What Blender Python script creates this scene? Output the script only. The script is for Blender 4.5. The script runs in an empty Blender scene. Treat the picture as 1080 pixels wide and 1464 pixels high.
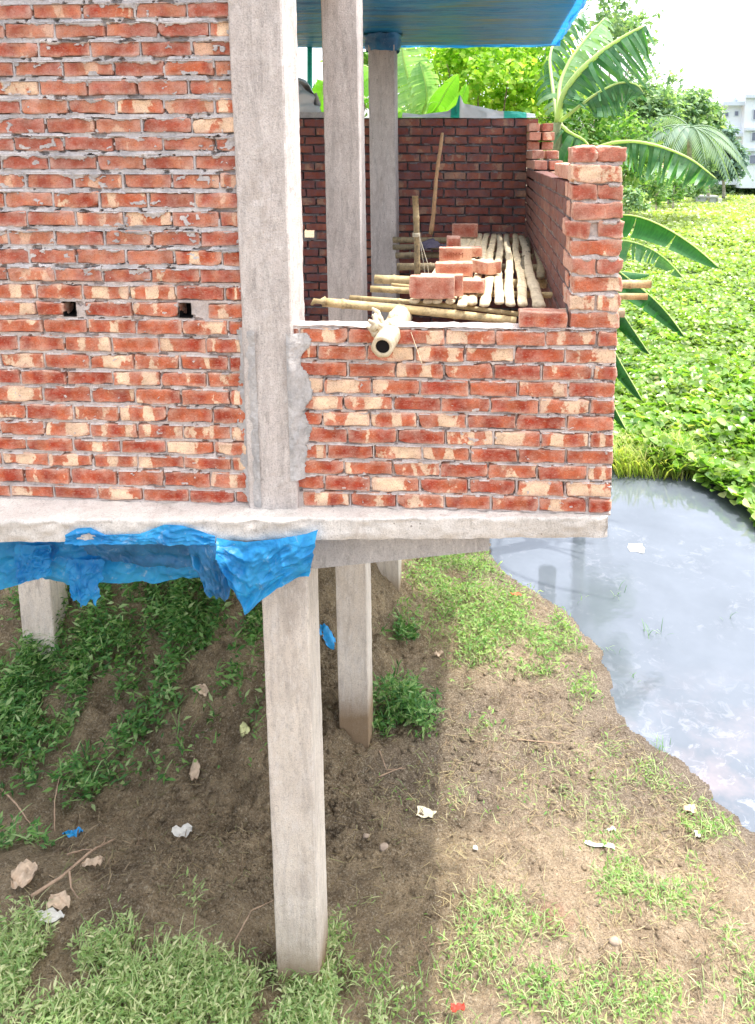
import bpy, bmesh, math, random
import numpy as np
from mathutils import Vector, Matrix, Euler
R = math.radians
sc = bpy.context.scene
col = sc.collection
rnd = random.Random(7)
nr = np.random.RandomState(11)

# ------------------------------------------------------------------ camera
TH, YAW, F, PX0, PY0, H = R(9.0), R(3.3), 1080.0, 633.0, 393.0, 4.65
cd = bpy.data.cameras.new("camera"); cam = bpy.data.objects.new("camera", cd); col.objects.link(cam)
cam.location = (0, 0, H); cam.rotation_euler = (R(90) - TH, 0, YAW)
cd.sensor_fit = 'HORIZONTAL'; cd.sensor_width = 36; cd.lens = 36
cd.shift_x = (540 - PX0) / 1080.0; cd.shift_y = -(732 - PY0) / 1080.0
cd.clip_start = 0.05; cd.clip_end = 3000
sc.camera = cam
CR = np.array([math.cos(YAW), math.sin(YAW), 0.]); CF = np.array([-math.sin(YAW), math.cos(YAW), 0.])
def ray(px, py):
    r = (px - PX0) / F; d = (py - PY0) / F
    return r * CR + CF * (math.cos(TH) - d * math.sin(TH)) + np.array([0, 0, -math.sin(TH) - d * math.cos(TH)])
def PY(px, py, Y):
    v = ray(px, py); return np.array([0, 0, H]) + v * (Y / v[1])
def PZ(px, py, Z):
    v = ray(px, py); return np.array([0, 0, H]) + v * ((Z - H) / v[2])
def PD(px, py, D):
    v = ray(px, py); return np.array([0, 0, H]) + v * (D / v.dot(CF))
def proj(p):
    q = np.asarray(p, float) - np.array([0, 0, H])
    u = q @ CR; f = q @ CF; z = q[..., 2]
    fw = f * math.cos(TH) - z * math.sin(TH); up = f * math.sin(TH) + z * math.cos(TH)
    fw = np.maximum(fw, 1e-3)
    return PX0 + F * u / fw, PY0 - F * up / fw

# ------------------------------------------------------------------ noise
def _h(ix, iy, iz, s):
    h = (ix.astype(np.int64) * 374761393 + iy.astype(np.int64) * 668265263 + iz.astype(np.int64) * 2147483647 + s * 1274126177) & 0xffffffff
    h = ((h ^ (h >> 13)) * 1274126177) & 0xffffffff
    h = ((h ^ (h >> 16)) * 2246822519) & 0xffffffff
    return ((h ^ (h >> 15)) & 0xffffff) / float(0xffffff)
def vn(x, y, z=0., s=0):
    x, y, z = np.broadcast_arrays(np.asarray(x, float), np.asarray(y, float), np.asarray(z, float))
    fx, fy, fz = np.floor(x), np.floor(y), np.floor(z)
    tx, ty, tz = x - fx, y - fy, z - fz
    tx = tx * tx * (3 - 2 * tx); ty = ty * ty * (3 - 2 * ty); tz = tz * tz * (3 - 2 * tz)
    r = 0
    for a in (0, 1):
        for b in (0, 1):
            for c in (0, 1):
                w = (tx if a else 1 - tx) * (ty if b else 1 - ty) * (tz if c else 1 - tz)
                r = r + w * _h(fx + a, fy + b, fz + c, s)
    return r * 2 - 1
def fbm(x, y, z=0., o=4, s=0):
    r = 0; a = 1.; f = 1.; t = 0
    for i in range(o):
        r = r + a * vn(np.asarray(x) * f + 13.7 * i, np.asarray(y) * f - 7.1 * i, np.asarray(z) * f, s + i); t += a; a *= .5; f *= 2.03
    return r / t
def sst(x, a, b):
    t = np.clip((np.asarray(x, float) - a) / (b - a), 0, 1); return t * t * (3 - 2 * t)

# ------------------------------------------------------------------ materials
class NT:
    def __init__(s, name):
        s.m = bpy.data.materials.new(name); s.m.use_nodes = True; s.t = s.m.node_tree; s.t.nodes.clear()
        s.out = s.n('ShaderNodeOutputMaterial')
    def n(s, ty, **kw):
        nd = s.t.nodes.new(ty)
        for k, v in kw.items():
            if k[0] == '_': setattr(nd, k[1:], v)
            else: s.set(nd.inputs[k.replace('9', ' ')] if not k.startswith('i') or not k[1:].isdigit() else nd.inputs[int(k[1:])], v)
        return nd
    def set(s, sock, v):
        if isinstance(v, bpy.types.NodeSocket): s.t.links.new(v, sock)
        else:
            try: sock.default_value = v
            except Exception: sock.default_value = (*v, 1) if len(v) == 3 else v
    def geo(s): return s.n('ShaderNodeNewGeometry').outputs['Position']
    def obj(s): return s.n('ShaderNodeTexCoord').outputs['Object']
    def attr(s, name, out='Vector'):
        a = s.n('ShaderNodeAttribute', _attribute_name=name); return a.outputs[out]
    def island(s): return s.n('ShaderNodeNewGeometry').outputs['Random Per Island']
    def mapping(s, v, scale=(1, 1, 1), loc=(0, 0, 0)):
        return s.n('ShaderNodeMapping', Vector=v, Scale=scale, Location=loc).outputs[0]
    def noise(s, v, scale, detail=4., rough=.55, dist=0.):
        return s.n('ShaderNodeTexNoise', Vector=v, Scale=scale, Detail=detail, Roughness=rough, Distortion=dist).outputs['Fac']
    def ramp(s, fac, pts):
        nd = s.n('ShaderNodeValToRGB', Fac=fac); cr = nd.color_ramp
        while len(cr.elements) < len(pts): cr.elements.new(.5)
        for e, (p, c) in zip(cr.elements, pts):
            e.position = p; e.color = (c, c, c, 1) if isinstance(c, (int, float)) else (*c, 1)
        return nd.outputs['Color']
    def math(s, op, a, b=0., c=0.):
        nd = s.n('ShaderNodeMath', _operation=op); s.set(nd.inputs[0], a); s.set(nd.inputs[1], b)
        s.set(nd.inputs[2], c); return nd.outputs[0]
    def mix(s, f, a, b, mode='MIX'):
        nd = s.n('ShaderNodeMix', _data_type='RGBA', _blend_type=mode)
        s.set(nd.inputs[0], f)
        s.set(nd.inputs[6], a if isinstance(a, bpy.types.NodeSocket) else (*a, 1)); s.set(nd.inputs[7], b if isinstance(b, bpy.types.NodeSocket) else (*b, 1))
        return nd.outputs[2]
    def bump(s, h, strength=.5, dist=.01):
        return s.n('ShaderNodeBump', Height=h, Strength=strength, Distance=dist).outputs[0]
    def bsdf(s, color, rough=.85, normal=None, spec=.3, **kw):
        b = s.n('ShaderNodeBsdfPrincipled'); s.set(b.inputs['Base Color'], color if isinstance(color, bpy.types.NodeSocket) else (*color, 1))
        s.set(b.inputs['Roughness'], rough); b.inputs['Specular IOR Level'].default_value = spec
        if normal is not None: s.set(b.inputs['Normal'], normal)
        for k, v in kw.items(): s.set(b.inputs[k.replace('_', ' ')], v)
        return b.outputs[0]
    def done(s, sh): s.t.links.new(sh, s.out.inputs[0]); return s.m

def m_brick(name, dark=(.33, .052, .022), mid=(.52, .14, .06), cream=(.72, .44, .23), creamy=.0, dust=(.66, .44, .34), dustamt=.3, gain=1.):
    n = NT(name); bl = n.attr('bl'); br = n.attr('br', 'Fac')
    big = n.noise(n.mapping(bl, (11, 11, 5)), 1.0, 2., .5, .6)
    med = n.noise(bl, 55, 4., .6)
    f = n.math('ADD', n.math('MULTIPLY', big, .62), n.math('MULTIPLY', med, .20))
    f = n.math('ADD', n.math('ADD', f, .19), n.attr('bd', 'Fac'))
    f = n.math('ADD', f, n.math('MULTIPLY', br, .30))
    f = n.math('ADD', f, creamy - .12)
    base = n.ramp(f, [(.46, dark), (.66, mid), (.72, mid), (.755, cream), (.95, tuple(min(1, c * 1.15) for c in cream))])
    var = n.ramp(n.noise(bl, 9, 2.), [(.3, .72), (.7, 1.15)])
    base = n.mix(1., base, var, 'MULTIPLY')
    du = n.ramp(n.noise(n.geo(), 14, 5., .65), [(.45, 0.), (.72, 1.)])
    base = n.mix(n.math('MULTIPLY', du, dustamt), base, dust)
    rim = n.math('MULTIPLY', n.math('SUBTRACT', 1., n.attr('ed', 'Fac')), n.ramp(n.noise(bl, 30, 4., .6), [(.33, .15), (.56, .95)]))
    base = n.mix(rim, base, dust)
    base = n.mix(n.ramp(n.noise(bl, 150, 5., .8), [(.36, .6), (.50, 0.)]), base, n.mix(.8, base, (.12, .03, .02)))
    base = n.mix(n.ramp(n.noise(n.mapping(bl, (1, 1, 2.2), (3, 1, 9)), 62, 6., .8), [(.54, 0.), (.68, .65)]), base, dust)
    sp = n.ramp(n.noise(bl, 240, 2.), [(.62, 0.), (.7, 1.)])
    base = n.mix(n.math('MULTIPLY', sp, .35), base, (.16, .04, .025))
    hgt = n.math('ADD', n.noise(bl, 180, 5., .7), n.math('MULTIPLY', n.noise(bl, 40, 3.), 1.5))
    return n.done(n.bsdf(base, .9, n.bump(hgt, .55, .004), .15))
def m_mortar(name, a=(.5, .47, .45), b=(.72, .66, .62), c=(.34, .33, .34)):
    n = NT(name); p = n.geo()
    base = n.ramp(n.noise(p, 9, 5., .6), [(.3, c), (.5, a), (.72, b)])
    base = n.mix(n.ramp(n.noise(p, 90, 3.), [(.45, 0.), (.75, .4)]), base, (.28, .25, .24))
    base = n.mix(n.ramp(n.noise(p, 190, 3.), [(.6, 0.), (.72, .6)]), base, (.85, .8, .76))
    h = n.math('ADD', n.noise(p, 150, 6., .75), n.noise(p, 35, 3.))
    return n.done(n.bsdf(base, .95, n.bump(h, 1., .010), .1))
def m_concrete(name, a=(.52, .475, .445), b=(.72, .66, .62), dark=(.2, .18, .17), streak=True, pits=.5, stain=None, pink=.25, stz=.4):
    n = NT(name); p = n.geo()
    base = n.ramp(n.noise(p, 3.2, 5., .6), [(.3, a), (.7, b)])
    base = n.mix(n.math('MULTIPLY', n.noise(p, 1.4, 3.), pink), base, (.6, .46, .42))
    if streak:
        st = n.ramp(n.noise(n.mapping(p, (16, 16, 1.6)), 1., 6., .7, 1.2), [(.36, 1.), (.52, 0.)])
        base = n.mix(n.math('MULTIPLY', st, .30), base, dark)
        st = n.ramp(n.noise(n.mapping(p, (14, 14, 4), (3, 4, 5)), 1., 6., .75, 1.), [(.5, 0.), (.66, 1.)])
        base = n.mix(n.math('MULTIPLY', st, .4), base, (.72, .68, .65))
    if pits:
        pt = n.ramp(n.noise(p, 60, 3., .6), [(.66, 0.), (.72, 1.)])
        base = n.mix(n.math('MULTIPLY', pt, pits), base, dark)
    vo = n.n('ShaderNodeTexVoronoi', Vector=p, Scale=22.); vr = n.math('ADD', vo.outputs['Distance'], n.math('MULTIPLY', vo.outputs['Color'], .5))
    base = n.mix(n.ramp(vr, [(.17, .8), (.22, 0.)]), base, (.16, .13, .11))
    base = n.mix(n.ramp(n.noise(n.mapping(p, (.6, .6, .22), (2, 8, 1)), 9, 6., .75), [(.55, 0.), (.64, .35)]), base, (.34, .27, .22))
    base = n.mix(n.ramp(n.noise(p, 130, 4., .8), [(.38, .45), (.50, 0.)]), base, dark)
    base = n.mix(n.ramp(n.noise(n.mapping(p, (1, 1, .35)), 42, 6., .8), [(.52, 0.), (.68, .55)]), base, (.80, .76, .71))
    base = n.mix(n.ramp(n.noise(n.mapping(p, (1, 1, .3), (5, 1, 2)), 24, 6., .8), [(.34, .4), (.46, 0.)]), base, dark)
    if stain:
        z = n.n('ShaderNodeSeparateXYZ', Vector=p).outputs[2]
        zz = n.math('ADD', z, n.math('MULTIPLY', n.noise(p, 9, 3.), .10))
        zz = n.math('DIVIDE', n.math('SUBTRACT', zz, stain[0]), stain[1])
        base = n.mix(n.ramp(zz, [(0., .85), (.2, .6), (.5, .2), (1., 0.)]), base, (.20, .12, .05))
    h = n.math('ADD', n.noise(p, 120, 6., .7), n.math('MULTIPLY', n.noise(n.mapping(p, (18, 18, 3)), 1., 4.), .6))
    return n.done(n.bsdf(base, .9, n.bump(h, .9, .008), .2))
def m_leaf(name, cols, trans=.4, rough=.45, noise=.0, spec=.35):
    n = NT(name); r = n.island()
    pts = [(i / max(1, len(cols) - 1), c) for i, c in enumerate(cols)]
    c = n.ramp(r, pts)
    if noise:
        c = n.mix(n.ramp(n.noise(n.geo(), noise, 3.), [(.35, 0.), (.7, .7)]), c, tuple(x * .45 for x in cols[0]))
    b = n.bsdf(c, rough, None, spec)
    tc = n.mix(1., c, (1.5, 1.6, .6), 'MULTIPLY')
    t = n.n('ShaderNodeBsdfTranslucent', Color=tc).outputs[0]
    ms = n.n('ShaderNodeMixShader', i0=trans, i1=b, i2=t).outputs[0]
    return n.done(ms)
def m_simple(name, c, rough=.7, var=.25, scale=20, spec=.3, trans=0.):
    n = NT(name); p = n.obj()
    base = n.mix(n.ramp(n.noise(p, scale, 4.), [(.3, 0.), (.7, 1.)]), tuple(x * (1 - var) for x in c), tuple(min(1, x * (1 + var)) for x in c))
    b = n.bsdf(base, rough, n.bump(n.noise(p, scale * 4, 4.), .3, .004), spec)
    if trans:
        t = n.n('ShaderNodeBsdfTranslucent', Color=base).outputs[0]
        b = n.n('ShaderNodeMixShader', i0=trans, i1=b, i2=t).outputs[0]
    return n.done(b)
def m_bamboo(name, a=(.62, .5, .3), b=(.42, .33, .17), dark=(.2, .15, .08)):
    n = NT(name); p = n.obj()
    base = n.ramp(n.noise(p, 7, 4., .6), [(.3, b), (.65, a)])
    base = n.mix(n.ramp(n.noise(p, 45, 4., .7), [(.55, 0.), (.75, .55)]), base, dark)
    oi = n.n('ShaderNodeObjectInfo').outputs['Random']
    base = n.mix(1., base, n.ramp(oi, [(0., (.68, .66, .64)), (.5, (.95, .92, .86)), (1., (1.15, 1.08, .95))]), 'MULTIPLY')
    base = n.mix(n.ramp(n.noise(p, 16, 5., .75), [(.5, 0.), (.62, .6)]), base, dark)
    base = n.mix(n.ramp(n.noise(n.mapping(p, (60, 6, 60)), 1., 4., .7), [(.5, 0.), (.7, .5)]), base, dark)
    return n.done(n.bsdf(base, .6, n.bump(n.noise(p, 120, 3.), .5, .004), .3))
def m_tarp(name, a=(.012, .24, .62), b=(.06, .50, .90), white=.35, trans=.35, scl=1.):
    n = NT(name); p = n.obj()
    c = n.ramp(n.noise(p, 5 * scl, 4., .6, .5), [(.3, a), (.7, b)])
    w = n.ramp(n.noise(p, 14 * scl, 6., .75, 1.2), [(.58, 0.), (.74, 1.)])
    c = n.mix(n.math('MULTIPLY', w, white), c, (.65, .75, .82))
    vo = n.n('ShaderNodeTexVoronoi', _feature='DISTANCE_TO_EDGE', Vector=n.mapping(p, (1, 1, .7)), Scale=16 * scl).outputs['Distance']
    h = n.math('ADD', n.noise(p, 22 * scl, 5., .6, 1.), n.math('MULTIPLY', vo, 1.2))
    nm = n.bump(h, .5, .010)
    b1 = n.bsdf(c, .30, nm, .5)
    t = n.n('ShaderNodeBsdfTranslucent', Color=c, Normal=nm).outputs[0]
    return n.done(n.n('ShaderNodeMixShader', i0=trans, i1=b1, i2=t).outputs[0])

M = {}
M['brick'] = m_brick('brick_fired', (.38, .055, .028), (.56, .15, .07), (.86, .62, .42), creamy=.0, dustamt=.4)
M['brick_up'] = m_brick('brick_dusty', dark=(.42, .105, .065), mid=(.58, .22, .125), cream=(.74, .46, .31), creamy=-.05, dustamt=.5, dust=(.6, .4, .33))
M['brick_shade'] = m_brick('brick_painted_shade', dark=(.28, .07, .043), mid=(.42, .14, .08), cream=(.52, .29, .18), creamy=-.06, dustamt=.4, dust=(.15, .12, .14))  # back wall brick, darkened so its colour carries the room's shade
M['brick_new'] = m_brick('brick_new', dark=(.42, .11, .07), mid=(.54, .2, .13), cream=(.66, .37, .26), creamy=-.05, dustamt=.4, dust=(.66, .42, .32))
M['mortar'] = m_mortar('mortar_pale', a=(.70, .61, .57), b=(.86, .76, .70), c=(.54, .47, .44))
M['mortar_grey'] = m_mortar('mortar_grey', a=(.62, .58, .575), b=(.80, .74, .71), c=(.42, .40, .405))
M['mortar_shade'] = m_mortar('mortar_shade', a=(.20, .17, .17), b=(.32, .27, .27), c=(.10, .085, .09))  # mortar recoloured dark to paint shade into the inner walls
M['brick_inner_shaded'] = m_brick('brick_inner_shaded', dark=(.17, .04, .026), mid=(.28, .09, .055), cream=(.38, .21, .14), creamy=-.12, dustamt=.3, dust=(.2, .13, .12))  # darker brick copy, shade of the inner side wall painted in
M['concrete'] = m_concrete('concrete_column')
M['concrete_low'] = m_concrete('concrete_footing_column', a=(.64, .575, .49), b=(.82, .745, .64), streak=True, pits=.6, stain=(-.05, .5), dark=(.28, .24, .22))
M['concrete_slab'] = m_concrete('concrete_slab', a=(.60, .56, .51), b=(.80, .75, .69), streak=False, pits=.8, pink=.1, dark=(.3, .28, .25))
M['concrete_beam'] = m_concrete('concrete_beam', a=(.46, .44, .43), b=(.58, .56, .54), streak=False, pits=.2, pink=.1)
M['plaster'] = m_mortar('cement_plaster', a=(.56, .54, .53), b=(.68, .65, .63), c=(.42, .41, .41))
M['dark'] = m_simple('hole_shade', (.01, .008, .008), 1., .1)  # black colour painting the shade inside wall pockets and culm bore
M['bamboo'] = m_bamboo('bamboo_dry')
M['bamboo_pale'] = m_bamboo('bamboo_split', (.92, .82, .62), (.76, .65, .45), (.40, .30, .19))
M['bamboo_dark'] = m_bamboo('bamboo_dark', (.3, .25, .16), (.18, .15, .10), (.07, .06, .045))
M['tarp'] = m_tarp('blue_polythene', trans=.5, white=.6)
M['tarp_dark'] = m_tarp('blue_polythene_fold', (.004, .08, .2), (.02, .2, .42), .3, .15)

# ------------------------------------------------------------------ object helpers
def mesh_obj(name, V, Fc, mat=None, parent=None, smooth=False, attrs=None, uv=None):
    me = bpy.data.meshes.new(name)
    V = np.asarray(V, float).reshape(-1, 3)
    if isinstance(Fc, np.ndarray):
        nf, k = Fc.shape
        me.vertices.add(len(V)); me.vertices.foreach_set('co', V.ravel())
        me.loops.add(nf * k); me.loops.foreach_set('vertex_index', Fc.ravel().astype(np.int32))
        me.polygons.add(nf); me.polygons.foreach_set('loop_start', np.arange(0, nf * k, k, dtype=np.int32))
        me.update(calc_edges=True)
    else:
        me.from_pydata([tuple(v) for v in V], [], [tuple(int(i) for i in f) for f in Fc]); me.update()
    for k, a in (attrs or {}).items():
        a = np.asarray(a, np.float32)
        if a.ndim == 1: at = me.attributes.new(k, 'FLOAT', 'POINT'); at.data.foreach_set('value', a)
        else: at = me.attributes.new(k, 'FLOAT_VECTOR', 'POINT'); at.data.foreach_set('vector', a.ravel())
    mats = mat if isinstance(mat, (list, tuple)) else [mat]
    for m_ in mats: me.materials.append(M[m_] if isinstance(m_, str) else m_)
    if smooth: me.polygons.foreach_set('use_smooth', np.ones(len(me.polygons), bool))
    o = bpy.data.objects.new(name, me); col.objects.link(o)
    if parent is not None: o.parent = parent; o.matrix_parent_inverse = Matrix.Translation(-parent.location)
    return o
def tag(o, label=None, cat=None, group=None, kind=None):
    if label: o['label'] = label
    if cat: o['category'] = cat
    if group: o['group'] = group
    if kind: o['kind'] = kind
    return o
def thing(name, label, cat, loc=(0, 0, 0), group=None):
    o = bpy.data.objects.new(name, None); col.objects.link(o); o.location = tuple(float(c) for c in loc)
    o.empty_display_size = .1
    return tag(o, label, cat, group)
class MB:
    def __init__(s): s.V = []; s.F = []; s.n = 0; s.at = {}; s.mi = []
    def add(s, V, Fc, mi=0, **at):
        V = np.asarray(V, float).reshape(-1, 3)
        s.V.append(V); s.F.extend([tuple(int(i) + s.n for i in f) for f in Fc]); s.mi.extend([mi] * len(Fc)); s.n += len(V)
        for k, a in at.items(): s.at.setdefault(k, []).append(a)
    def box(s, x0, x1, y0, y1, z0, z1, mi=0):
        V = [(x, y, z) for x in (x0, x1) for y in (y0, y1) for z in (z0, z1)]
        s.add(V, [(0, 1, 3, 2), (4, 6, 7, 5), (0, 4, 5, 1), (2, 3, 7, 6), (0, 2, 6, 4), (1, 5, 7, 3)], mi)
    def build(s, name, mat, parent=None, smooth=False):
        at = {k: np.concatenate(v) for k, v in s.at.items()}
        o = mesh_obj(name, np.concatenate(s.V), s.F, mat, parent, smooth, at)
        if any(s.mi): o.data.polygons.foreach_set('material_index', np.array(s.mi, np.int32))
        return o
def grid_faces(nu, nv):
    i = np.arange(nu - 1)[:, None] * nv + np.arange(nv - 1)[None, :]
    return np.stack([i, i + nv, i + nv + 1, i + 1], -1).reshape(-1, 4)
def tube(path, rad, seg=10, caps=True, wob=0., seed=0):
    P = np.array(path, float); n = len(P); rad = np.broadcast_to(np.asarray(rad, float), (n,))
    T = np.gradient(P, axis=0); T /= np.linalg.norm(T, axis=1)[:, None]
    up = np.array([0, 0, 1.]) if abs(T[0][2]) < .9 else np.array([1., 0, 0])
    V = []
    for i in range(n):
        a = np.cross(T[i], up); a /= np.linalg.norm(a); b = np.cross(T[i], a)
        th = np.arange(seg) * 2 * math.pi / seg
        V.append(P[i] + rad[i] * (np.cos(th)[:, None] * a + np.sin(th)[:, None] * b))
    V = np.concatenate(V)
    if wob: V += (wob * np.stack([vn(V[:, 0] * 40, V[:, 1] * 40, V[:, 2] * 40, seed + k) for k in range(3)], 1))
    Fc = []
    for i in range(n - 1):
        for j in range(seg):
            k = (j + 1) % seg
            Fc.append((i * seg + j, i * seg + k, (i + 1) * seg + k, (i + 1) * seg + j))
    if caps: Fc.append(tuple(range(seg))[::-1]); Fc.append(tuple((n - 1) * seg + j for j in range(seg)))
    return V, Fc
def bamboo_path(a, b, r0, r1, node=.28, sag=0., seed=0):
    a = np.array(a, float); b = np.array(b, float); L = np.linalg.norm(b - a); rr = random.Random(seed)
    t = [0.]; rads = [r0]; d = 0
    nodes = []; p = rr.uniform(.3, 1) * node
    while p < L - .02: nodes.append(p); p += node * rr.uniform(.85, 1.15)
    s = [(0., 1.)]
    for q in nodes: s += [(q - .035, .96), (q - .01, 1.0), (q, 1.16), (q + .01, 1.0), (q + .035, .96)]
    s.append((L, 1.)); s = sorted((max(0, min(L, u)), k) for u, k in s)
    P = []; Rr = []
    ox, oz = rr.uniform(-1, 1), rr.uniform(-1, 1)
    for u, k in s:
        f = u / L; q = a + (b - a) * f; q = q + np.array([ox * .006, ox * .004, oz * .008 - sag]) * math.sin(f * math.pi) * (1 + L)
        if P and np.linalg.norm(P[-1] - q) < 1e-4: continue
        P.append(q); Rr.append((r0 + (r1 - r0) * f) * k)
    return P, Rr
def bamboo(name, a, b, r0, r1, label, mat='bamboo', group=None, hollow=True, seed=0, cat='bamboo pole', node=.28):
    P, Rr = bamboo_path(a, b, r0, r1, node, 0, seed)
    mb = MB(); V, Fc = tube(P, Rr, 12, False, .0015, seed); mb.add(V, Fc)
    if hollow:
        for end, s in ((0, 1), (-1, -1)):
            c = np.array(P[end]); d = np.array(P[end + s]) - c; d /= np.linalg.norm(d); r = Rr[end]
            V, Fc = tube([c + d * .06, c + d * .03, c], [r * .6, r * .62, r * .64], 12, False)
            k = len(V); n0 = mb.n
            mb.add(V, [f[::-1] for f in Fc] + [tuple(range(12))], 0)
            outer = n0 - 0
            ring_o = 0 if end == 0 else (len(P) - 1) * 12
            for j in range(12):
                mb.F.append((ring_o + j, n0 + 24 + j, n0 + 24 + (j + 1) % 12, ring_o + (j + 1) % 12)); mb.mi.append(0)
    else:
        mb.F.append(tuple(range(12))[::-1]); mb.F.append(tuple((len(P) - 1) * 12 + j for j in range(12))); mb.mi += [0, 0]
    o = mb.build(name, mat, None, True)
    return tag(o, label, cat, group)

# ------------------------------------------------------------------ bricks
def lattice(nx, ny, nz, e=.12):
    def ax(n): return np.concatenate([[-1], np.linspace(-1 + e, 1 - e, n), [1]])
    X, Yv, Z = ax(nx), ax(ny), ax(nz)
    idx = {}; V = []; Fc = []
    def vid(i, j, k):
        if (i, j, k) not in idx: idx[(i, j, k)] = len(V); V.append((i, j, k))
        return idx[(i, j, k)]
    a, b, c = len(X), len(Yv), len(Z)
    for i in range(a - 1):
        for j in range(b - 1):
            Fc.append([vid(i, j, 0), vid(i, j + 1, 0), vid(i + 1, j + 1, 0), vid(i + 1, j, 0)])
            Fc.append([vid(i, j, c - 1), vid(i + 1, j, c - 1), vid(i + 1, j + 1, c - 1), vid(i, j + 1, c - 1)])
    for i in range(a - 1):
        for k in range(c - 1):
            Fc.append([vid(i, 0, k), vid(i + 1, 0, k), vid(i + 1, 0, k + 1), vid(i, 0, k + 1)])
            Fc.append([vid(i, b - 1, k), vid(i, b - 1, k + 1), vid(i + 1, b - 1, k + 1), vid(i + 1, b - 1, k)])
    for j in range(b - 1):
        for k in range(c - 1):
            Fc.append([vid(0, j, k), vid(0, j, k + 1), vid(0, j + 1, k + 1), vid(0, j + 1, k)])
            Fc.append([vid(a - 1, j, k), vid(a - 1, j + 1, k), vid(a - 1, j + 1, k + 1), vid(a - 1, j, k + 1)])
    return V, (X, Yv, Z), Fc
LAT = {'hi': lattice(9, 3, 4), 'lo': lattice(3, 1, 2)}
BID = [0]
def brick(mb, c, half, lod='hi', rough=1., rot=0., tilt=0., mi=0, cream=None, r=.007):
    Vi, (X, Yv, Z), Fc = LAT[lod]
    h = np.array(half, float); BID[0] += 1; s = BID[0]
    P = []
    ix = np.array(Vi)
    def axv(A, hh):
        q = A * hh; rr = min(r, hh * .4)
        q = q.copy(); q[1] = -hh + rr; q[-2] = hh - rr; return q
    p = np.stack([axv(X, h[0])[ix[:, 0]], axv(Yv, h[1])[ix[:, 1]], axv(Z, h[2])[ix[:, 2]]], 1)
    q = np.clip(p, -(h - r), h - r); d = p - q; L = np.linalg.norm(d, axis=1)[:, None]
    p = np.where(L > 1e-6, q + d / np.maximum(L, 1e-6) * r, p)
    # wavy edges and chips
    for a in range(3):
        p[:, a] += rough * .0052 * vn(p[:, 0] * 16 + s * 3.1, p[:, 1] * 22 + s, p[:, 2] * 22, a) * (1 if a != 1 else .6)
        p[:, a] += rough * .0018 * vn(p[:, 0] * 70 + s * 3.1, p[:, 1] * 70 + s, p[:, 2] * 70, 5 + a)
    if lod == 'hi' and rough > .5:
        for cn in range(2):
            k = np.array([rnd.choice((-1, 1)), -1, rnd.choice((-1, 1))]) * h * np.array([rnd.uniform(.6, 1), 1, 1])
            dd = np.linalg.norm(p - k, axis=1); w = np.clip(1 - dd / rnd.uniform(.015, .035), 0, 1)[:, None]
            p = p * (1 - w * .10) + w * 0
    loc = p.copy()
    if tilt: ct, st = math.cos(tilt), math.sin(tilt); p = np.stack([p[:, 0] * ct - p[:, 2] * st, p[:, 1], p[:, 0] * st + p[:, 2] * ct], 1)
    if rot: ct, st = math.cos(rot), math.sin(rot); p = np.stack([p[:, 0] * ct - p[:, 1] * st, p[:, 0] * st + p[:, 1] * ct, p[:, 2]], 1)
    p = p + np.array(c)
    off = np.array([s * 1.37 % 50, s * 2.71 % 50, s * .83 % 50])
    br = rnd.random() if cream is None else cream
    ed = np.clip(np.minimum(h[0] - np.abs(loc[:, 0]), h[2] - np.abs(loc[:, 2])) / .011, 0, 1)
    ph = rnd.uniform(0, 6.28); fq = rnd.choice((1.5, 3., 4.7, 6.)); am = rnd.choice((.02, .07, .12, .16))
    bd = am * np.sin(loc[:, 0] / h[0] * fq + ph)
    mb.add(p, Fc, mi, bl=loc + off, br=np.full(len(p), br), ed=ed, bd=bd)

# ------------------------------------------------------------------ key levels
Y0 = 3.64                                   # face of the brick walls
ZS = PY(870, 736, Y0)[2]                    # slab top
PITCH = (PY(860, 473, Y0)[2] - ZS) / 11.0
def xw(px, py, Y=Y0): return PY(px, py, Y)[0]
def zw(px, py, Y=Y0): return PY(px, py, Y)[2]
ZW = -0.50                                   # water level
print('ZS', ZS, 'PITCH', PITCH, 'left top', zw(170, 0), 'bamb', zw(740, 442, 3.95))
BX = .2465                                   # brick + joint
XC0, XC1 = xw(349, 450), xw(421, 450)        # front column
XE = xw(880, 600)                            # right end of the wall
print('XC', XC0, XC1, 'XE', XE)

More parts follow.
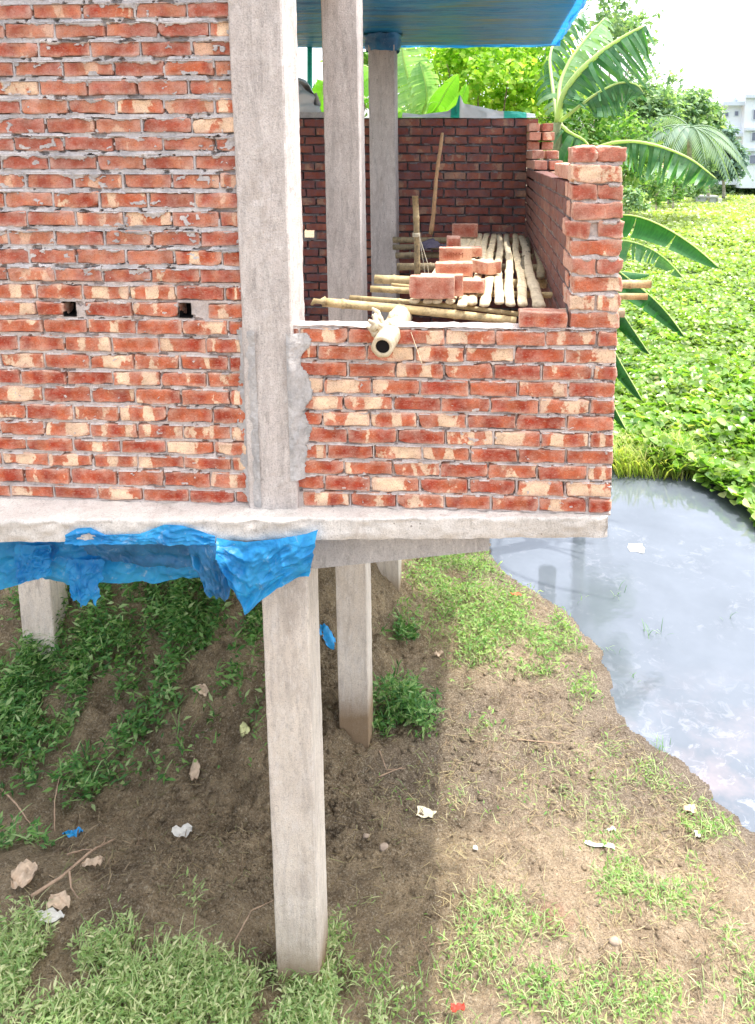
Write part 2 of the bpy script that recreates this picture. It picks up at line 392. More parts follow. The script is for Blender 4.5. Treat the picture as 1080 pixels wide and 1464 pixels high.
def mortar_sheet(mb, x0, x1, z0, z1, rows, res, spill, smear, depth0=-.007, seed=0, mi=1, holes=(), Yf=Y0):
    """height field of mortar between the bricks. rows: list of (zlo, zhi, [(xa, xb)...])"""
    xs = np.arange(x0, x1 + res * .5, res); zs = np.arange(z0, z1 + res * .5, res)
    Xg, Zg = np.meshgrid(xs, zs, indexing='ij')
    hgt = np.full(Xg.shape, depth0) + .006 * fbm(Xg * 30, Zg * 30, 0, 4, seed)
    hgt = np.where(fbm(Xg * 16, Zg * 22, 7., 3, seed + 50) > .24, -.024, hgt)
    wob = .003 * vn(Xg * 25, Zg * 25, 3., seed + 3)
    XG_, ZG_, H_, W_ = Xg, Zg, hgt, wob
    for zl, zh, bs in rows:
        j0, j1 = np.searchsorted(zs, zl - .01), np.searchsorted(zs, zh + .01)
        if j1 <= j0: continue
        for xa, xb in bs:
            i0, i1 = np.searchsorted(xs, xa), np.searchsorted(xs, xb)
            if i1 <= i0: continue
            Xg, Zg, hgt, wob = XG_[i0:i1, j0:j1], ZG_[i0:i1, j0:j1], H_[i0:i1, j0:j1], W_[i0:i1, j0:j1]
            m = (Zg > zl + wob) & (Zg < zh + wob) & (Xg > xa) & (Xg < xb)
            if not m.any(): continue
            d = (zh - Zg)                                    # distance under the joint above
            L = spill * (.003 + .034 * np.clip(fbm(Xg * 13, zh * 37., 0, 4, seed + 9) + .05, 0, 1.2))
            L2 = spill * .010 * np.clip(fbm(Xg * 14, zl * 37., 0, 3, seed + 19) + .1, 0, 1)
            hh = np.full(Xg.shape, -.03)
            a = np.clip(1 - d / np.maximum(L, 1e-4), -1, 1)
            hh = np.where(a > 0, .010 * np.sqrt(np.maximum(a, 0)) * min(1.3, spill) + .003, hh)
            b = np.clip(1 - (Zg - zl) / np.maximum(L2, 1e-4), -1, 1)
            hh = np.where(b > 0, np.maximum(hh, .004), hh)
            sm = fbm(Xg * 18, Zg * 26, 0, 3, seed + 31)
            hh = np.where(sm > 1.02 - smear, np.maximum(hh, .0045), hh)
            H_[i0:i1, j0:j1] = np.where(m, hh, hgt)
    Xg, Zg, hgt = XG_, ZG_, H_
    if spill > .8:
        bulge = np.zeros(Xg.shape)
        for zl, zh, bs in rows:
            dz = np.abs(Zg - (zh + .006)); w = np.clip(fbm(Xg * 9, zh * 31., 0, 2, seed + 9) + .3, 0, 1)
            bulge = np.maximum(bulge, (w - .15) * .022 * np.clip(1 - dz / .012, 0, 1))
        hgt = np.where(hgt > -.02, np.maximum(hgt, bulge + depth0 * .2), hgt)
    V = np.stack([Xg, Yf - hgt, Zg], -1).reshape(-1, 3)
    Fc = grid_faces(len(xs), len(zs))
    if holes:
        cx = V[Fc].mean(1); keep = np.ones(len(Fc), bool)
        for (a, b, c, d) in holes: keep &= ~((cx[:, 0] > a) & (cx[:, 0] < b) & (cx[:, 2] > c) & (cx[:, 2] < d))
        Fc = Fc[keep]
    mb.add(V, Fc, mi, bl=V, br=np.zeros(len(V)), ed=np.ones(len(V)), bd=np.zeros(len(V)))

# ------------------------------------------------------------------ left brick wall
def build_left_wall():
    mb = MB(); rr = random.Random(3)
    XL, XR = xw(-70, 450), XC0 + .02
    cen = [708, 681, 658, 638, 615, 591, 564, 540, 517, 491, 466, 442, 417, 392, 366, 338, 312, 284, 257, 230, 204, 178, 150, 123, 96, 68, 41, 13, -15, -43, -72, -101]
    zcn = [zw(170, q) for q in cen]; bnd = [ZS + .004] + [(a + b) / 2 for a, b in zip(zcn, zcn[1:])]; bnd.append(bnd[-1] + .09)
    nrow = len(cen); rows = []; holes = []
    zt = ZS + .004
    zhole = zw(180, 441)
    for i in range(nrow):
        zt = bnd[i]; p = bnd[i + 1] - zt; upper = zt > zw(170, 420)
        zl, zh = zt + .006, zt + p - (.016 if upper else .012)
        x = XR - (.006 if upper else .012)
        first = BX * (.98 if i % 2 else .5) * rr.uniform(.9, 1.06)
        if not upper: first *= .9
        bs = []; tilt_row = rr.uniform(-.004, .004)
        w = first; hole_here = zl < zhole < zh
        while x > XL:
            xa = x - w + .012
            if hole_here and abs((xa + x) / 2 - xw(264, 443)) < w / 2: xx = xw(264, 443); holes.append((xx - .034, xx + .032, zl - .004, zh + .004)); x = xx - .034; hole_here = 2; w = BX * .98; continue
            bs.append((xa, x)); x = xa - .012; w = BX * rr.uniform(.955, 1.04)
            if hole_here == 2 and x - w < xw(112, 440):
                xx = xw(99, 440)
                if x - .05 > xx + .032: bs.append((xx + .034, x)); 
                holes.append((xx - .034, xx + .032, zl - .004, zh + .004)); x = xx - .034; hole_here = 3; w = BX * .6
        rows.append((zl, zh, bs))
        for (xa, xb) in bs:
            if xb < XL - .2: continue
            c = ((xa + xb) / 2, Y0 + .055 - rr.uniform(-.003, .006), (zl + zh) / 2 + rr.uniform(-.0015, .0015))
            u = upper and rr.random() < .85
            brick(mb, c, ((xb - xa) / 2, .055, (zh - zl) / 2), 'hi', 1.35, 0, rr.gauss(0, .013), 1 if u else 0)
        zt += p
    zc = ZS
    top = zt
    zmid = zw(170, 400)
    # grey slathered mortar above, paler pointing below
    mortar_sheet(mb, XL, XR, zmid, top, rows, .0045, 1.0, .56, -.004, 1, 2, holes)
    mortar_sheet(mb, XL, XR, ZS - .005, zmid, rows, .0045, .42, .42, -.006, 4, 3, holes)
    # body behind, with the two pockets, coloured black for their shade
    mb2 = MB(); mb2.box(XL - .6, XR, Y0 + .112, Y0 + .24, ZS, top)
    for (a, b, c, d) in holes:
        for q in (((a, c), (a, d)), ((b, c), (b, d))):
            V = [(q[0][0], Y0 + .002, c), (q[0][0], Y0 + .111, c), (q[0][0], Y0 + .111, d), (q[0][0], Y0 + .002, d)]
            mb2.add(V, [(0, 1, 2, 3)])
        for z in (c, d): mb2.add([(a, Y0 + .002, z), (b, Y0 + .002, z), (b, Y0 + .111, z), (a, Y0 + .111, z)], [(0, 1, 2, 3)])
    t = thing('brick_wall', 'tall red brick wall slathered with grey mortar, with two putlog holes, left of the front column', 'brick wall', ((XL + XR) / 2, Y0, ZS))
    o = mb.build('brickwork', ['brick', 'brick_up', 'mortar_grey', 'mortar'], t, False)
    mb2.build('wall_core', 'dark', t)
    return top
TOPL = build_left_wall()

# ------------------------------------------------------------------ right parapet wall + side wall with pier
def build_parapet():
    mb = MB(); rr = random.Random(12)
    XL, XR = XC1 - .02, XE
    rows = []; zt = ZS + .004
    for i in range(11):
        zl, zh = zt + .005, zt + PITCH - .009
        first = BX * (.5 if i % 2 == 0 else 1.0) * rr.uniform(.95, 1.04)
        if i == 10: first = BX * .42
        x = XR - rr.uniform(0, .008); bs = []; w = first
        while x > XL + .03:
            xa = max(XL, x - w + .012)
            if x - xa > .03: bs.append((xa, x))
            x = xa - .012; w = BX * rr.uniform(.97, 1.03)
        rows.append((zl, zh, bs))
        for (xa, xb) in bs:
            brick(mb, ((xa + xb) / 2, Y0 + .057 - rr.uniform(-.003, .006), (zl + zh) / 2), ((xb - xa) / 2, .057, (zh - zl) / 2), 'hi', 1.35, 0, rr.gauss(0, .010), 0)
        zt += PITCH
    mortar_sheet(mb, XL, XR - .004, ZS - .005, zt + .002, rows, .0045, .45, .40, -.006, 14, 1)
    # mortar bed along the top, lumpy
    xs = np.arange(XL, XR - .002, .01); ys = np.linspace(Y0 - .004, Y0 + .118, 14)
    Xg, Yg = np.meshgrid(xs, ys, indexing='ij'); Zg = zt + .004 + .008 * fbm(Xg * 18, Yg * 30, 0, 3, 4)
    mb.add(np.stack([Xg, Yg, Zg], -1), grid_faces(len(xs), len(ys)), 1, bl=np.zeros((Xg.size, 3)), br=np.zeros(Xg.size), ed=np.ones(Xg.size), bd=np.zeros(Xg.size))
    V = [(x, y, z) for x in (XL, XR - .006) for y in (Y0 + .03, Y0 + .112) for z in (ZS, zt)]
    mb.add(V, [(0, 1, 3, 2), (4, 6, 7, 5), (0, 4, 5, 1), (2, 3, 7, 6), (0, 2, 6, 4), (1, 5, 7, 3)], 1, bl=np.zeros((8, 3)), br=np.zeros(8), ed=np.ones(8), bd=np.zeros(8))
    t = thing('parapet_wall', 'low red and cream brick parapet on the slab edge, between the front column and the open right corner', 'brick wall', ((XL + XR) / 2, Y0, ZS))
    mb.build('brickwork', ['brick', 'mortar'], t)
    return zt
ZP = build_parapet()

SY1 = 7.95      # back wall face (towards the camera)
def build_side_wall():
    mb = MB(); rr = random.Random(5)
    xo = XE + .004; xi = xo - .245
    # pier: rows above parapet
    nz = int(round((zw(850, 207) - ZP) / (PITCH * 1.02)))
    pit = (zw(850, 207) - ZP) / nz
    print('pier rows', nz, pit)
    for r in range(nz):
        z0 = ZP + .008 + r * pit; z1 = z0 + pit - .013; zc = (z0 + z1) / 2; hz = (z1 - z0) / 2
        k = nz - 1 - r                        # 0 = top row
        lean = -.004 * r * 0
        mi = 2 if k < 7 else 0
        if r == 0:
            brick(mb, (xo - .12, Y0 + .06, zc), (.118, .056, hz), 'hi', 1.3, 0, 0, 0, .6)
            brick(mb, (xo - .37, Y0 + .06, zc), (.118, .056, hz), 'hi', 1.3, 0, .01, 0, .1)
        elif k % 2 == 1:
            brick(mb, (xo - .122 + rr.uniform(-.014, .010), Y0 + .06 - rr.uniform(-.004, .012), zc), (.120, .056, hz), 'hi', 1.6, rr.uniform(-.04, .04), rr.uniform(-.02, .02), rr.choice((mi, 0)))
            brick(mb, (xo - .122, Y0 + .185, zc), (.121, .056, hz), 'hi', 1.2, 0, 0, mi)
        else:
            dx = -.022 if k == 4 else 0
            cr = {8: .95}.get(k)
            brick(mb, (xi + .058 + dx, Y0 + .12, zc), (.060 if k else .058, .118, hz), 'hi', 1.9, rr.uniform(-.07, .07) - (.1 if k == 4 else 0), rr.uniform(-.03, .03), mi, cr)
            brick(mb, (xo - .061, Y0 + .12, zc), (.059 if k else .07, .118, hz), 'hi', 1.9, rr.uniform(-.07, .07), rr.uniform(-.03, .03), rr.choice((mi, 0)), cr)
        # mortar bed, narrower than the bricks, ragged
        if r < nz - 0:
            xs = np.linspace(xi + .01, xo - .012, 22); ys = np.linspace(0, 1, 4)
            zb = z0 - .013
            ed = .012 * fbm(xs * 30, r * 3.3, 0, 3, 8)
            V = []; n = len(xs)
            for q, zz in ((0, zb - .002), (1, zb + .016)):
                for i, x in enumerate(xs): V.append((x, Y0 + .010 + ed[i] + .004 * q, zz + (.006 * vn(x * 45, r, q, 3))))
            for q, zz in ((0, zb - .002), (1, zb + .016)):
                for i, x in enumerate(xs): V.append((x, Y0 + .24, zz))
            Fm = [(i, i + 1, n + i + 1, n + i) for i in range(n - 1)] + [(n + i, n + i + 1, 3 * n + i + 1, 3 * n + i) for i in range(n - 1)]
            Fm += [(0, n, 3 * n, 2 * n), (n - 1, 3 * n - 1, 4 * n - 1, 2 * n - 1)]
            mb.add(V, Fm, 1, bl=np.zeros((4 * n, 3)), br=np.zeros(4 * n), ed=np.ones(4 * n), bd=np.zeros(4 * n))
            if k % 2 == 0 and k:              # a blob on the headers and a grey perpend
                for q in range(2):
                    bx = rr.choice((xi + .06, xo - .06)) + rr.uniform(-.02, .02)
                    th = np.linspace(0, 2 * math.pi, 9)[:-1]
                    V = [(bx, Y0 - .006, z1 - .006)] + [(bx + .028 * math.cos(a) * rr.uniform(.7, 1.1), Y0 + .004, z1 - .004 + .013 * math.sin(a)) for a in th]
                    mb.add(V, [(0, 1 + (j + 1) % 8, 1 + j) for j in range(8)], 1, bl=np.zeros((9, 3)), br=np.zeros(9), ed=np.ones(9), bd=np.zeros(9))
    ztop = ZP + nz * pit
    # wall behind the pier going back (inner face visible at a slant)
    ys = Y0 + .245
    for r in range(nz + 3 + 11):
        z0 = ZS + .004 + r * PITCH if r < 11 else ZP + .008 + (r - 11) * pit
        z1 = z0 + (PITCH if r < 11 else pit) - .012; zc = (z0 + z1) / 2; hz = (z1 - z0) / 2
        ra = r - 11
        y = ys + (.0 if r % 2 else .12) if ra >= 0 else Y0 + .12 + (.0 if r % 2 else .12)
        if r % 2 == 0 and 0 <= ra < nz - 1: brick(mb, (xo - .122, ys + .056, zc), (.121, .055, hz), 'lo', 1., 0, 0, 0)
        while y < SY1 - .02:
            L = .118
            d = y + L
            lim = nz + 3 if d > SY1 - .25 - .2 else (nz - 1 if d > 6.6 else (nz - 1 if (d < 4.6) else nz - 2))
            if d > SY1 - 1.0 and ra < nz: lim = max(lim, nz)
            if ra < lim:
                lod = 'hi' if d < 5 else 'lo'
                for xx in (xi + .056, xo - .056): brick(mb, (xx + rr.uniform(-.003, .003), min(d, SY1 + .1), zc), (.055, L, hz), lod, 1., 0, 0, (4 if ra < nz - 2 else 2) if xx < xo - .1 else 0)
            y += .246
    # mortar body
    ZPTOP = ZP + (nz - 1) * pit
    for (a, b, zt2) in ((Y0 + .022, Y0 + .131, ZPTOP), (Y0 + .13, SY1 - .01, ZP + (nz - 2) * pit - .02), (SY1 - 1.2, SY1 - .01, ZP + (nz - 1) * pit)):
        V = [(x, y, z) for x in (xi + (.03 if b < Y0 + .2 else .008), xo - (.03 if b < Y0 + .2 else .008)) for y in (a, b) for z in (ZS, zt2)]
        mb.add(V, [(0, 1, 3, 2), (4, 6, 7, 5), (0, 4, 5, 1), (2, 3, 7, 6), (0, 2, 6, 4), (1, 5, 7, 3)], 1 if b < Y0 + .2 else 3, bl=np.zeros((8, 3)), br=np.zeros(8), ed=np.ones(8), bd=np.zeros(8))
    t = thing('side_wall', 'unfinished brick side wall ending in a ragged toothed pier of loose-set bricks beside the pond', 'brick wall', (xo - .12, (Y0 + SY1) / 2, ZS))
    mb.build('brickwork', ['brick', 'mortar', 'brick_new', 'mortar_shade', 'brick_inner_shaded'], t)
    return xi, xo, ztop, pit, nz
XI, XO, ZPT, PIT, NZP = build_side_wall()

def build_back_wall():
    mb = MB(); rr = random.Random(8)
    zt = ZS; ztop = zw(660, 168, SY1); XL = -2.9; rows = []
    n = int((ztop - ZS) / (PITCH * 1.03)); p = (ztop - ZS) / n
    hx = PY(443, 333, SY1)
    for i in range(n):
        zl, zh = ZS + i * p + .006, ZS + (i + 1) * p - .008
        x = XI + .0 + (.12 if i % 2 else 0); bs = []
        while x > XL:
            w = BX * rr.uniform(.96, 1.04); xa = x - w + .012
            if not (zl < hx[2] < zh and xa < hx[0] + .06 and x > hx[0] - .06):
                bs.append((xa, x)); brick(mb, ((xa + x) / 2, SY1 + .055 - rr.uniform(-.002, .005), (zl + zh) / 2), ((x - xa) / 2, .055, (zh - zl) / 2), 'lo', 1., 0, rr.uniform(-.01, .01), 0)
            x = xa - .012
        rows.append((zl, zh, bs))
    hole = [(hx[0] - .055, hx[0] + .05, hx[2] - .05, hx[2] + .05)]
    mortar_sheet(mb, XL, XI + .0, ZS, ztop, rows, .013, .8, .45, -.004, 21, 1, hole, SY1)
    mb.add([(x, y, ztop) for x in (XL, XI + .24) for y in (SY1, SY1 + .115)], [(0, 1, 3, 2)], 1, bl=np.zeros((4, 3)), br=np.zeros(4), ed=np.ones(4), bd=np.zeros(4))
    t = thing('back_wall', 'shaded dark red brick wall closing the far side of the unfinished room', 'brick wall', (-.8, SY1, ZS))
    mb.build('brickwork', ['brick_shade', 'mortar_shade'], t)
    return ztop
ZB = build_back_wall()

# ------------------------------------------------------------------ columns
def column(name, x0, x1, y0, y1, z0, z1, mat, label, seed, parts=(), wob=.004, taper=0., group=None, name_part='shaft'):
    ch = .008
    pr = [(x0 + ch, y0), (x1 - ch, y0), (x1, y0 + ch), (x1, y1 - ch), (x1 - ch, y1), (x0 + ch, y1), (x0, y1 - ch), (x0, y0 + ch)]
    # subdivide the perimeter
    per = []
    for i in range(8):
        a, b = np.array(pr[i]), np.array(pr[(i + 1) % 8]); L = np.linalg.norm(b - a); k = max(1, int(L / .03))
        for j in range(k): per.append(a + (b - a) * j / k)
    per = np.array(per); zs = np.arange(z0, z1 + .03, .03); zs[-1] = z1
    c = per.mean(0); m = len(per)
    V = np.zeros((len(zs), m, 3))
    for i, z in enumerate(zs):
        d = per - c
        V[i, :, 0] = per[:, 0]; V[i, :, 1] = per[:, 1]; V[i, :, 2] = z
        w = wob * fbm(per[:, 0] * 9 + seed, per[:, 1] * 9, z * 3, 3, seed) + wob * .5 * vn(per[:, 0] * 50, per[:, 1] * 50, z * 30, seed + 4)
        nrm = d / np.linalg.norm(d, axis=1)[:, None]
        V[i, :, :2] += nrm * w[:, None]
    Fc = []
    for i in range(len(zs) - 1):
        for j in range(m): Fc.append((i * m + j, i * m + (j + 1) % m, (i + 1) * m + (j + 1) % m, (i + 1) * m + j))
    Fc.append(tuple(range(m))[::-1]); Fc.append(tuple((len(zs) - 1) * m + j for j in range(m)))
    o = mesh_obj(name, V.reshape(-1, 3), Fc, mat)
    return tag(o, label, 'column', group)
ZR = zw(790, 66, 8.6)                        # underside of the roof
print('ZB', ZB, 'ZR', ZR)
t = thing('concrete_column', 'thick grey cast column with cement smears, standing between the two brick walls', 'column', ((XC0 + XC1) / 2, Y0, ZS))
c1 = column('shaft', XC0 - .004, XC1 - .006, Y0 - .035, Y0 + .25, ZS, ZR + .1, 'concrete', None, 1, wob=.006); del c1['category']; c1.parent = t; c1.matrix_parent_inverse = Matrix.Translation(-t.location)
def plaster(xa, xb, zlo, zhi, seed, side):
    xs = np.arange(xa, xb, .006); zs = np.arange(zlo, zhi, .006); Xg, Zg = np.meshgrid(xs, zs, indexing='ij')
    u = (Xg - xa) / (xb - xa); u = u if side > 0 else 1 - u      # u=1 at the column
    e = .42 + .30 * fbm(Zg * 11, Xg * 9, 0, 5, seed)
    hgt = np.where(u > e, .006 + .038 * sst(u, .45, .9) + .012 * fbm(Xg * 40, Zg * 18, 0, 5, seed + 2), -.03)
    V = np.stack([Xg, Y0 - hgt, Zg], -1)
    return mesh_obj('plaster', V.reshape(-1, 3), grid_faces(len(xs), len(zs)), 'plaster', t)
plaster(XC0 - .11, XC0 + .065, ZS + .01, zw(345, 470), 3, 1)
plaster(XC1 - .035, XC1 + .12, ZS + .16, zw(438, 475), 6, -1)
c2 = PY(466, 300, 5.72); c2b = PY(516, 300, 5.72)
column('concrete_column', c2[0], c2b[0], 5.72, 5.97, ZS, ZR, 'concrete', 'grey board-marked column standing in the middle of the open room, second from the camera', 2)
c3 = PY(529, 250, 7.6); c3b = PY(566, 250, 7.6)
column('concrete_column', c3[0], c3b[0], 7.6, 7.85, ZS, ZR, 'concrete', 'shaded column against the far brick wall with its top wrapped in dark blue sheet', 3)

# terrain needs the bases first -------------------------------------------------
shore_px = [(1500, 1640), (1230, 1330), (1080, 1205), (1020, 1150), (960, 1092), (900, 1050), (862, 1000), (850, 935), (800, 875), (735, 838), (700, 800), (690, 772)]
SH = np.array([PZ(a, b, ZW)[:2] for a, b in shore_px])
print('shore', SH.round(2).tolist())
sy = list(SH[:, 1]); sx = list(SH[:, 0])
order = np.argsort(sy); sy = np.array(sy)[order]; sx = np.array(sx)[order]
sy = np.concatenate([[-5, 1.0], sy, [sy[-1] + 1.5, 14, 25, 50, 88, 100]]); sx = np.concatenate([[9, 7.], sx, [sx[-1] + .1, 1.4, 3.4, 9., 18, 26]])
def shoreX(y): return np.interp(y, sy, sx)
FARY = 104.
def terrain(x, y, fine=True):
    x = np.asarray(x, float); y = np.asarray(y, float)
    sd = shoreX(y) + .08 - x + .05 * fbm(x * 9, y * 9, 0, 3, 78) + .09 * fbm(x * 2.2, y * 2.2, 0, 3, 77)             # >0 on land
    base = -.19 - .25 * sst(y, 3.9, 5.5) + .10 * sst(y, 6., 7.6)
    land = base * (1) + 0 * x
    bank = 1.75 * sst(y, 4.6, 6.9) * sst(-x, .75, 2.2) + .55 * sst(y, 6.5, 9) * sst(-x, .2, 1.2)
    nearbank = .35 * sst(-x, 1.0, 2.2) * sst(5.0 - y, 0., 1.2)
    z = land + bank + nearbank
    shore = ZW + .012 + (z - ZW) * sst(sd, -.35, 1.2)
    z = np.where(sd > 0, np.minimum(z, shore + 0 * z), ZW - .10 - .5 * sst(-sd, 0, 2))
    z = np.where((sd > 0) & (y > 12), -.1, z)
    z = np.where(y > FARY, .25, z)
    if fine:
        k = (sd > .02) * 1.
        lump = .055 * fbm(x * 3.3, y * 3.3, 0, 5, 5) + .028 * (.5 - np.abs(fbm(x * 8, y * 8, 0, 4, 55)) * 2) + .020 * fbm(x * 12, y * 12, 0, 4, 9) + .014 * np.abs(fbm(x * 30, y * 30, 0, 3, 2))
        rough = (.8 + 1.7 * sst(-x, .5, 1.4) * sst(y, 4.0, 5.4))
        z = z + lump * rough * (.25 + .75 * sst(sd, 0, .9)) * k
    return z
def axis(a, b, fine0, fine1, st, far):
    A = list(np.arange(fine0, fine1, st)); s = st; x = fine1
    while x < b: A.append(x); s *= 1.14; x += s
    A.append(b); s = st; x = fine0 - st; L = []
    while x > a: L.append(x); s *= 1.14; x -= s
    L.append(a); return np.array(L[::-1] + A)
gx = axis(-900, 1200, -2.9, 3.6, .02, 0); gy = axis(-40, 1600, 2.9, 9.4, .02, 0)
GX, GY = np.meshgrid(gx, gy, indexing='ij'); GZ = terrain(GX, GY)
def m_ground():
    n = NT('muddy_ground'); p = n.geo()
    tan = n.ramp(n.noise(p, 2.2, 5., .6), [(.3, (.50, .36, .23)), (.7, (.68, .52, .35))])
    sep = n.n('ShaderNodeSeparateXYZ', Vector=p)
    damp_shade = n.math('ADD', n.math('MULTIPLY', sep.outputs[0], -1.3), n.math('MULTIPLY', n.noise(p, 1.6, 4.), .7))
    damp_shade = n.ramp(n.math('ADD', damp_shade, .15), [(.25, 0.), (.8, 1.)])  # darker mud under the building: damp soil plus painted shade
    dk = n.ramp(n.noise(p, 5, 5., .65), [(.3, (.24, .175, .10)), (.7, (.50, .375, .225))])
    c = n.mix(damp_shade, tan, dk)
    wet = n.ramp(n.math('ADD', sep.outputs[2], n.math('MULTIPLY', n.noise(p, 8, 3.), .06)), [(0., 1.), (1., 1.)])
    mp = n.n('ShaderNodeMapRange', Value=sep.outputs[2], i1=ZW + .02, i2=ZW + .16, i3=1., i4=0.).outputs[0]
    c = n.mix(n.math('MULTIPLY', mp, .8), c, (.17, .14, .12))
    c = n.mix(n.ramp(n.noise(p, 26, 5., .7), [(.5, 0.), (.7, .5)]), c, (.12, .09, .06))
    c = n.mix(n.ramp(n.noise(p, 70, 4., .7), [(.54, 0.), (.70, .6)]), c, (.56, .47, .34))
    c = n.mix(n.ramp(n.noise(p, 130, 4., .7), [(.52, 0.), (.68, .5)]), c, (.09, .065, .045))
    c = n.mix(n.ramp(n.noise(p, 3.4, 5., .65, .6), [(.36, .5), (.52, 0.)]), c, (.13, .09, .055))
    gr = n.noise(p, 75, 6., .8)
    c = n.mix(n.ramp(gr, [(.36, .8), (.50, 0.)]), c, (.055, .04, .027))
    c = n.mix(n.ramp(n.noise(n.mapping(p, (1, 1, 1), (7, 3, 1)), 55, 6., .8), [(.52, 0.), (.66, .8)]), c, n.mix(.5, c, (1., .9, .7)))
    h = n.math('ADD', gr, n.math('MULTIPLY', n.noise(p, 17, 5., .6), 1.5))
    # brick dust spot
    dv = n.n('ShaderNodeVectorMath', _operation='DISTANCE'); n.set(dv.inputs[0], p); q = PZ(790, 1277, -.05); dv.inputs[1].default_value = tuple(q)
    dd = n.math('ADD', dv.outputs['Value'], n.math('MULTIPLY', n.noise(p, 18, 4.), .14))
    c = n.mix(n.ramp(dd, [(.10, .8), (.17, .45), (.30, 0.)]), c, (.40, .09, .05))
    return n.done(n.bsdf(c, .9, n.bump(h, 1., .045), .25))
M['ground'] = m_ground()
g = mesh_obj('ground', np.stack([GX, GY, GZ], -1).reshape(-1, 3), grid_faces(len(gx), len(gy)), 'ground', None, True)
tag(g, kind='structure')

# water
def m_water():
    n = NT('pond_water'); p = n.geo()
    c = n.ramp(n.noise(p, .9, 4., .6), [(.3, (.09, .105, .125)), (.7, (.14, .16, .19))])
    sep = n.n('ShaderNodeSeparateXYZ', Vector=p)
    near = n.n('ShaderNodeMapRange', Value=sep.outputs[1], i1=7.2, i2=5.4, i3=0., i4=1.).outputs[0]
    s1 = n.ramp(n.noise(p, 7, 7., .72, .8), [(.52, 0.), (.60, 1.)])
    s2 = n.ramp(n.noise(p, 1.6, 5., .6, .4), [(.50, 0.), (.62, 1.)])
    sc_ = n.math('MAXIMUM', n.math('MULTIPLY', s1, n.math('MULTIPLY', near, .45)), n.math('MULTIPLY', n.math('MULTIPLY', s1, s2), .18))
    c = n.mix(sc_, c, (.36, .37, .42))
    c = n.mix(n.ramp(n.noise(p, 45, 5., .7), [(.62, 0.), (.70, .6)]), c, (.13, .14, .13))
    mud = n.ramp(n.noise(p, 2.2, 4., .6), [(.45, 0.), (.7, .6)])
    c = n.mix(n.math('MULTIPLY', mud, near), c, (.30, .24, .24))
    nm = n.bump(n.noise(p, 9, 4., .5), .12, .012)
    b = n.bsdf(c, n.math('ADD', n.math('MULTIPLY', sc_, .3), .06), nm, .5)
    g_ = n.n('ShaderNodeBsdfGlossy', Color=(.40, .46, .57, 1), Roughness=.05, Normal=nm).outputs[0]
    fr = n.n('ShaderNodeLayerWeight', Blend=.35, Normal=nm).outputs['Fresnel']
    fr = n.math('MULTIPLY', n.math('ADD', n.math('MULTIPLY', fr, .42), .03), n.math('SUBTRACT', 1., n.math('MULTIPLY', sc_, .5)))
    return n.done(n.n('ShaderNodeMixShader', i0=fr, i1=b, i2=g_).outputs[0])
M['water'] = m_water()
w = mesh_obj('pond_water', [(-2, 0, ZW), (400, 0, ZW), (400, FARY + 3, ZW), (-2, FARY + 3, ZW)], [(0, 1, 2, 3)], 'water'); tag(w, kind='structure')

# ------------------------------------------------------------------ lower columns
def lowcol(pxa, pxb, py, Y, dy, base_px, label, seed, z1=None):
    a, b = PY(pxa, py, Y)[0], PY(pxb, py, Y)[0]
    print('lowcol', a, b, 'base z', PY((pxa + pxb) / 2, base_px, Y)[2], 'terrain', terrain((a + b) / 2, Y))
    return column('concrete_column', a, b, Y, Y + dy, -.8, z1 or ZS - .11, 'concrete_low', label, seed, wob=.003)
lowcol(384, 448, 1100, 3.66, .25, 1392, 'tall pale concrete column rising from the foreground weeds under the slab', 11)
lowcol(483, 526, 960, 5.72, .25, 1075, 'middle pale column with a brown tide mark, behind the tall foreground column', 12)
lowcol(538, 571, 850, 7.6, .25, 868, 'short-looking column farthest under the slab with a rusty brown foot', 13)
lowcol(29, 75, 880, 5.72, .25, 925, 'pale column behind the weedy bank under the left end of the slab', 14)

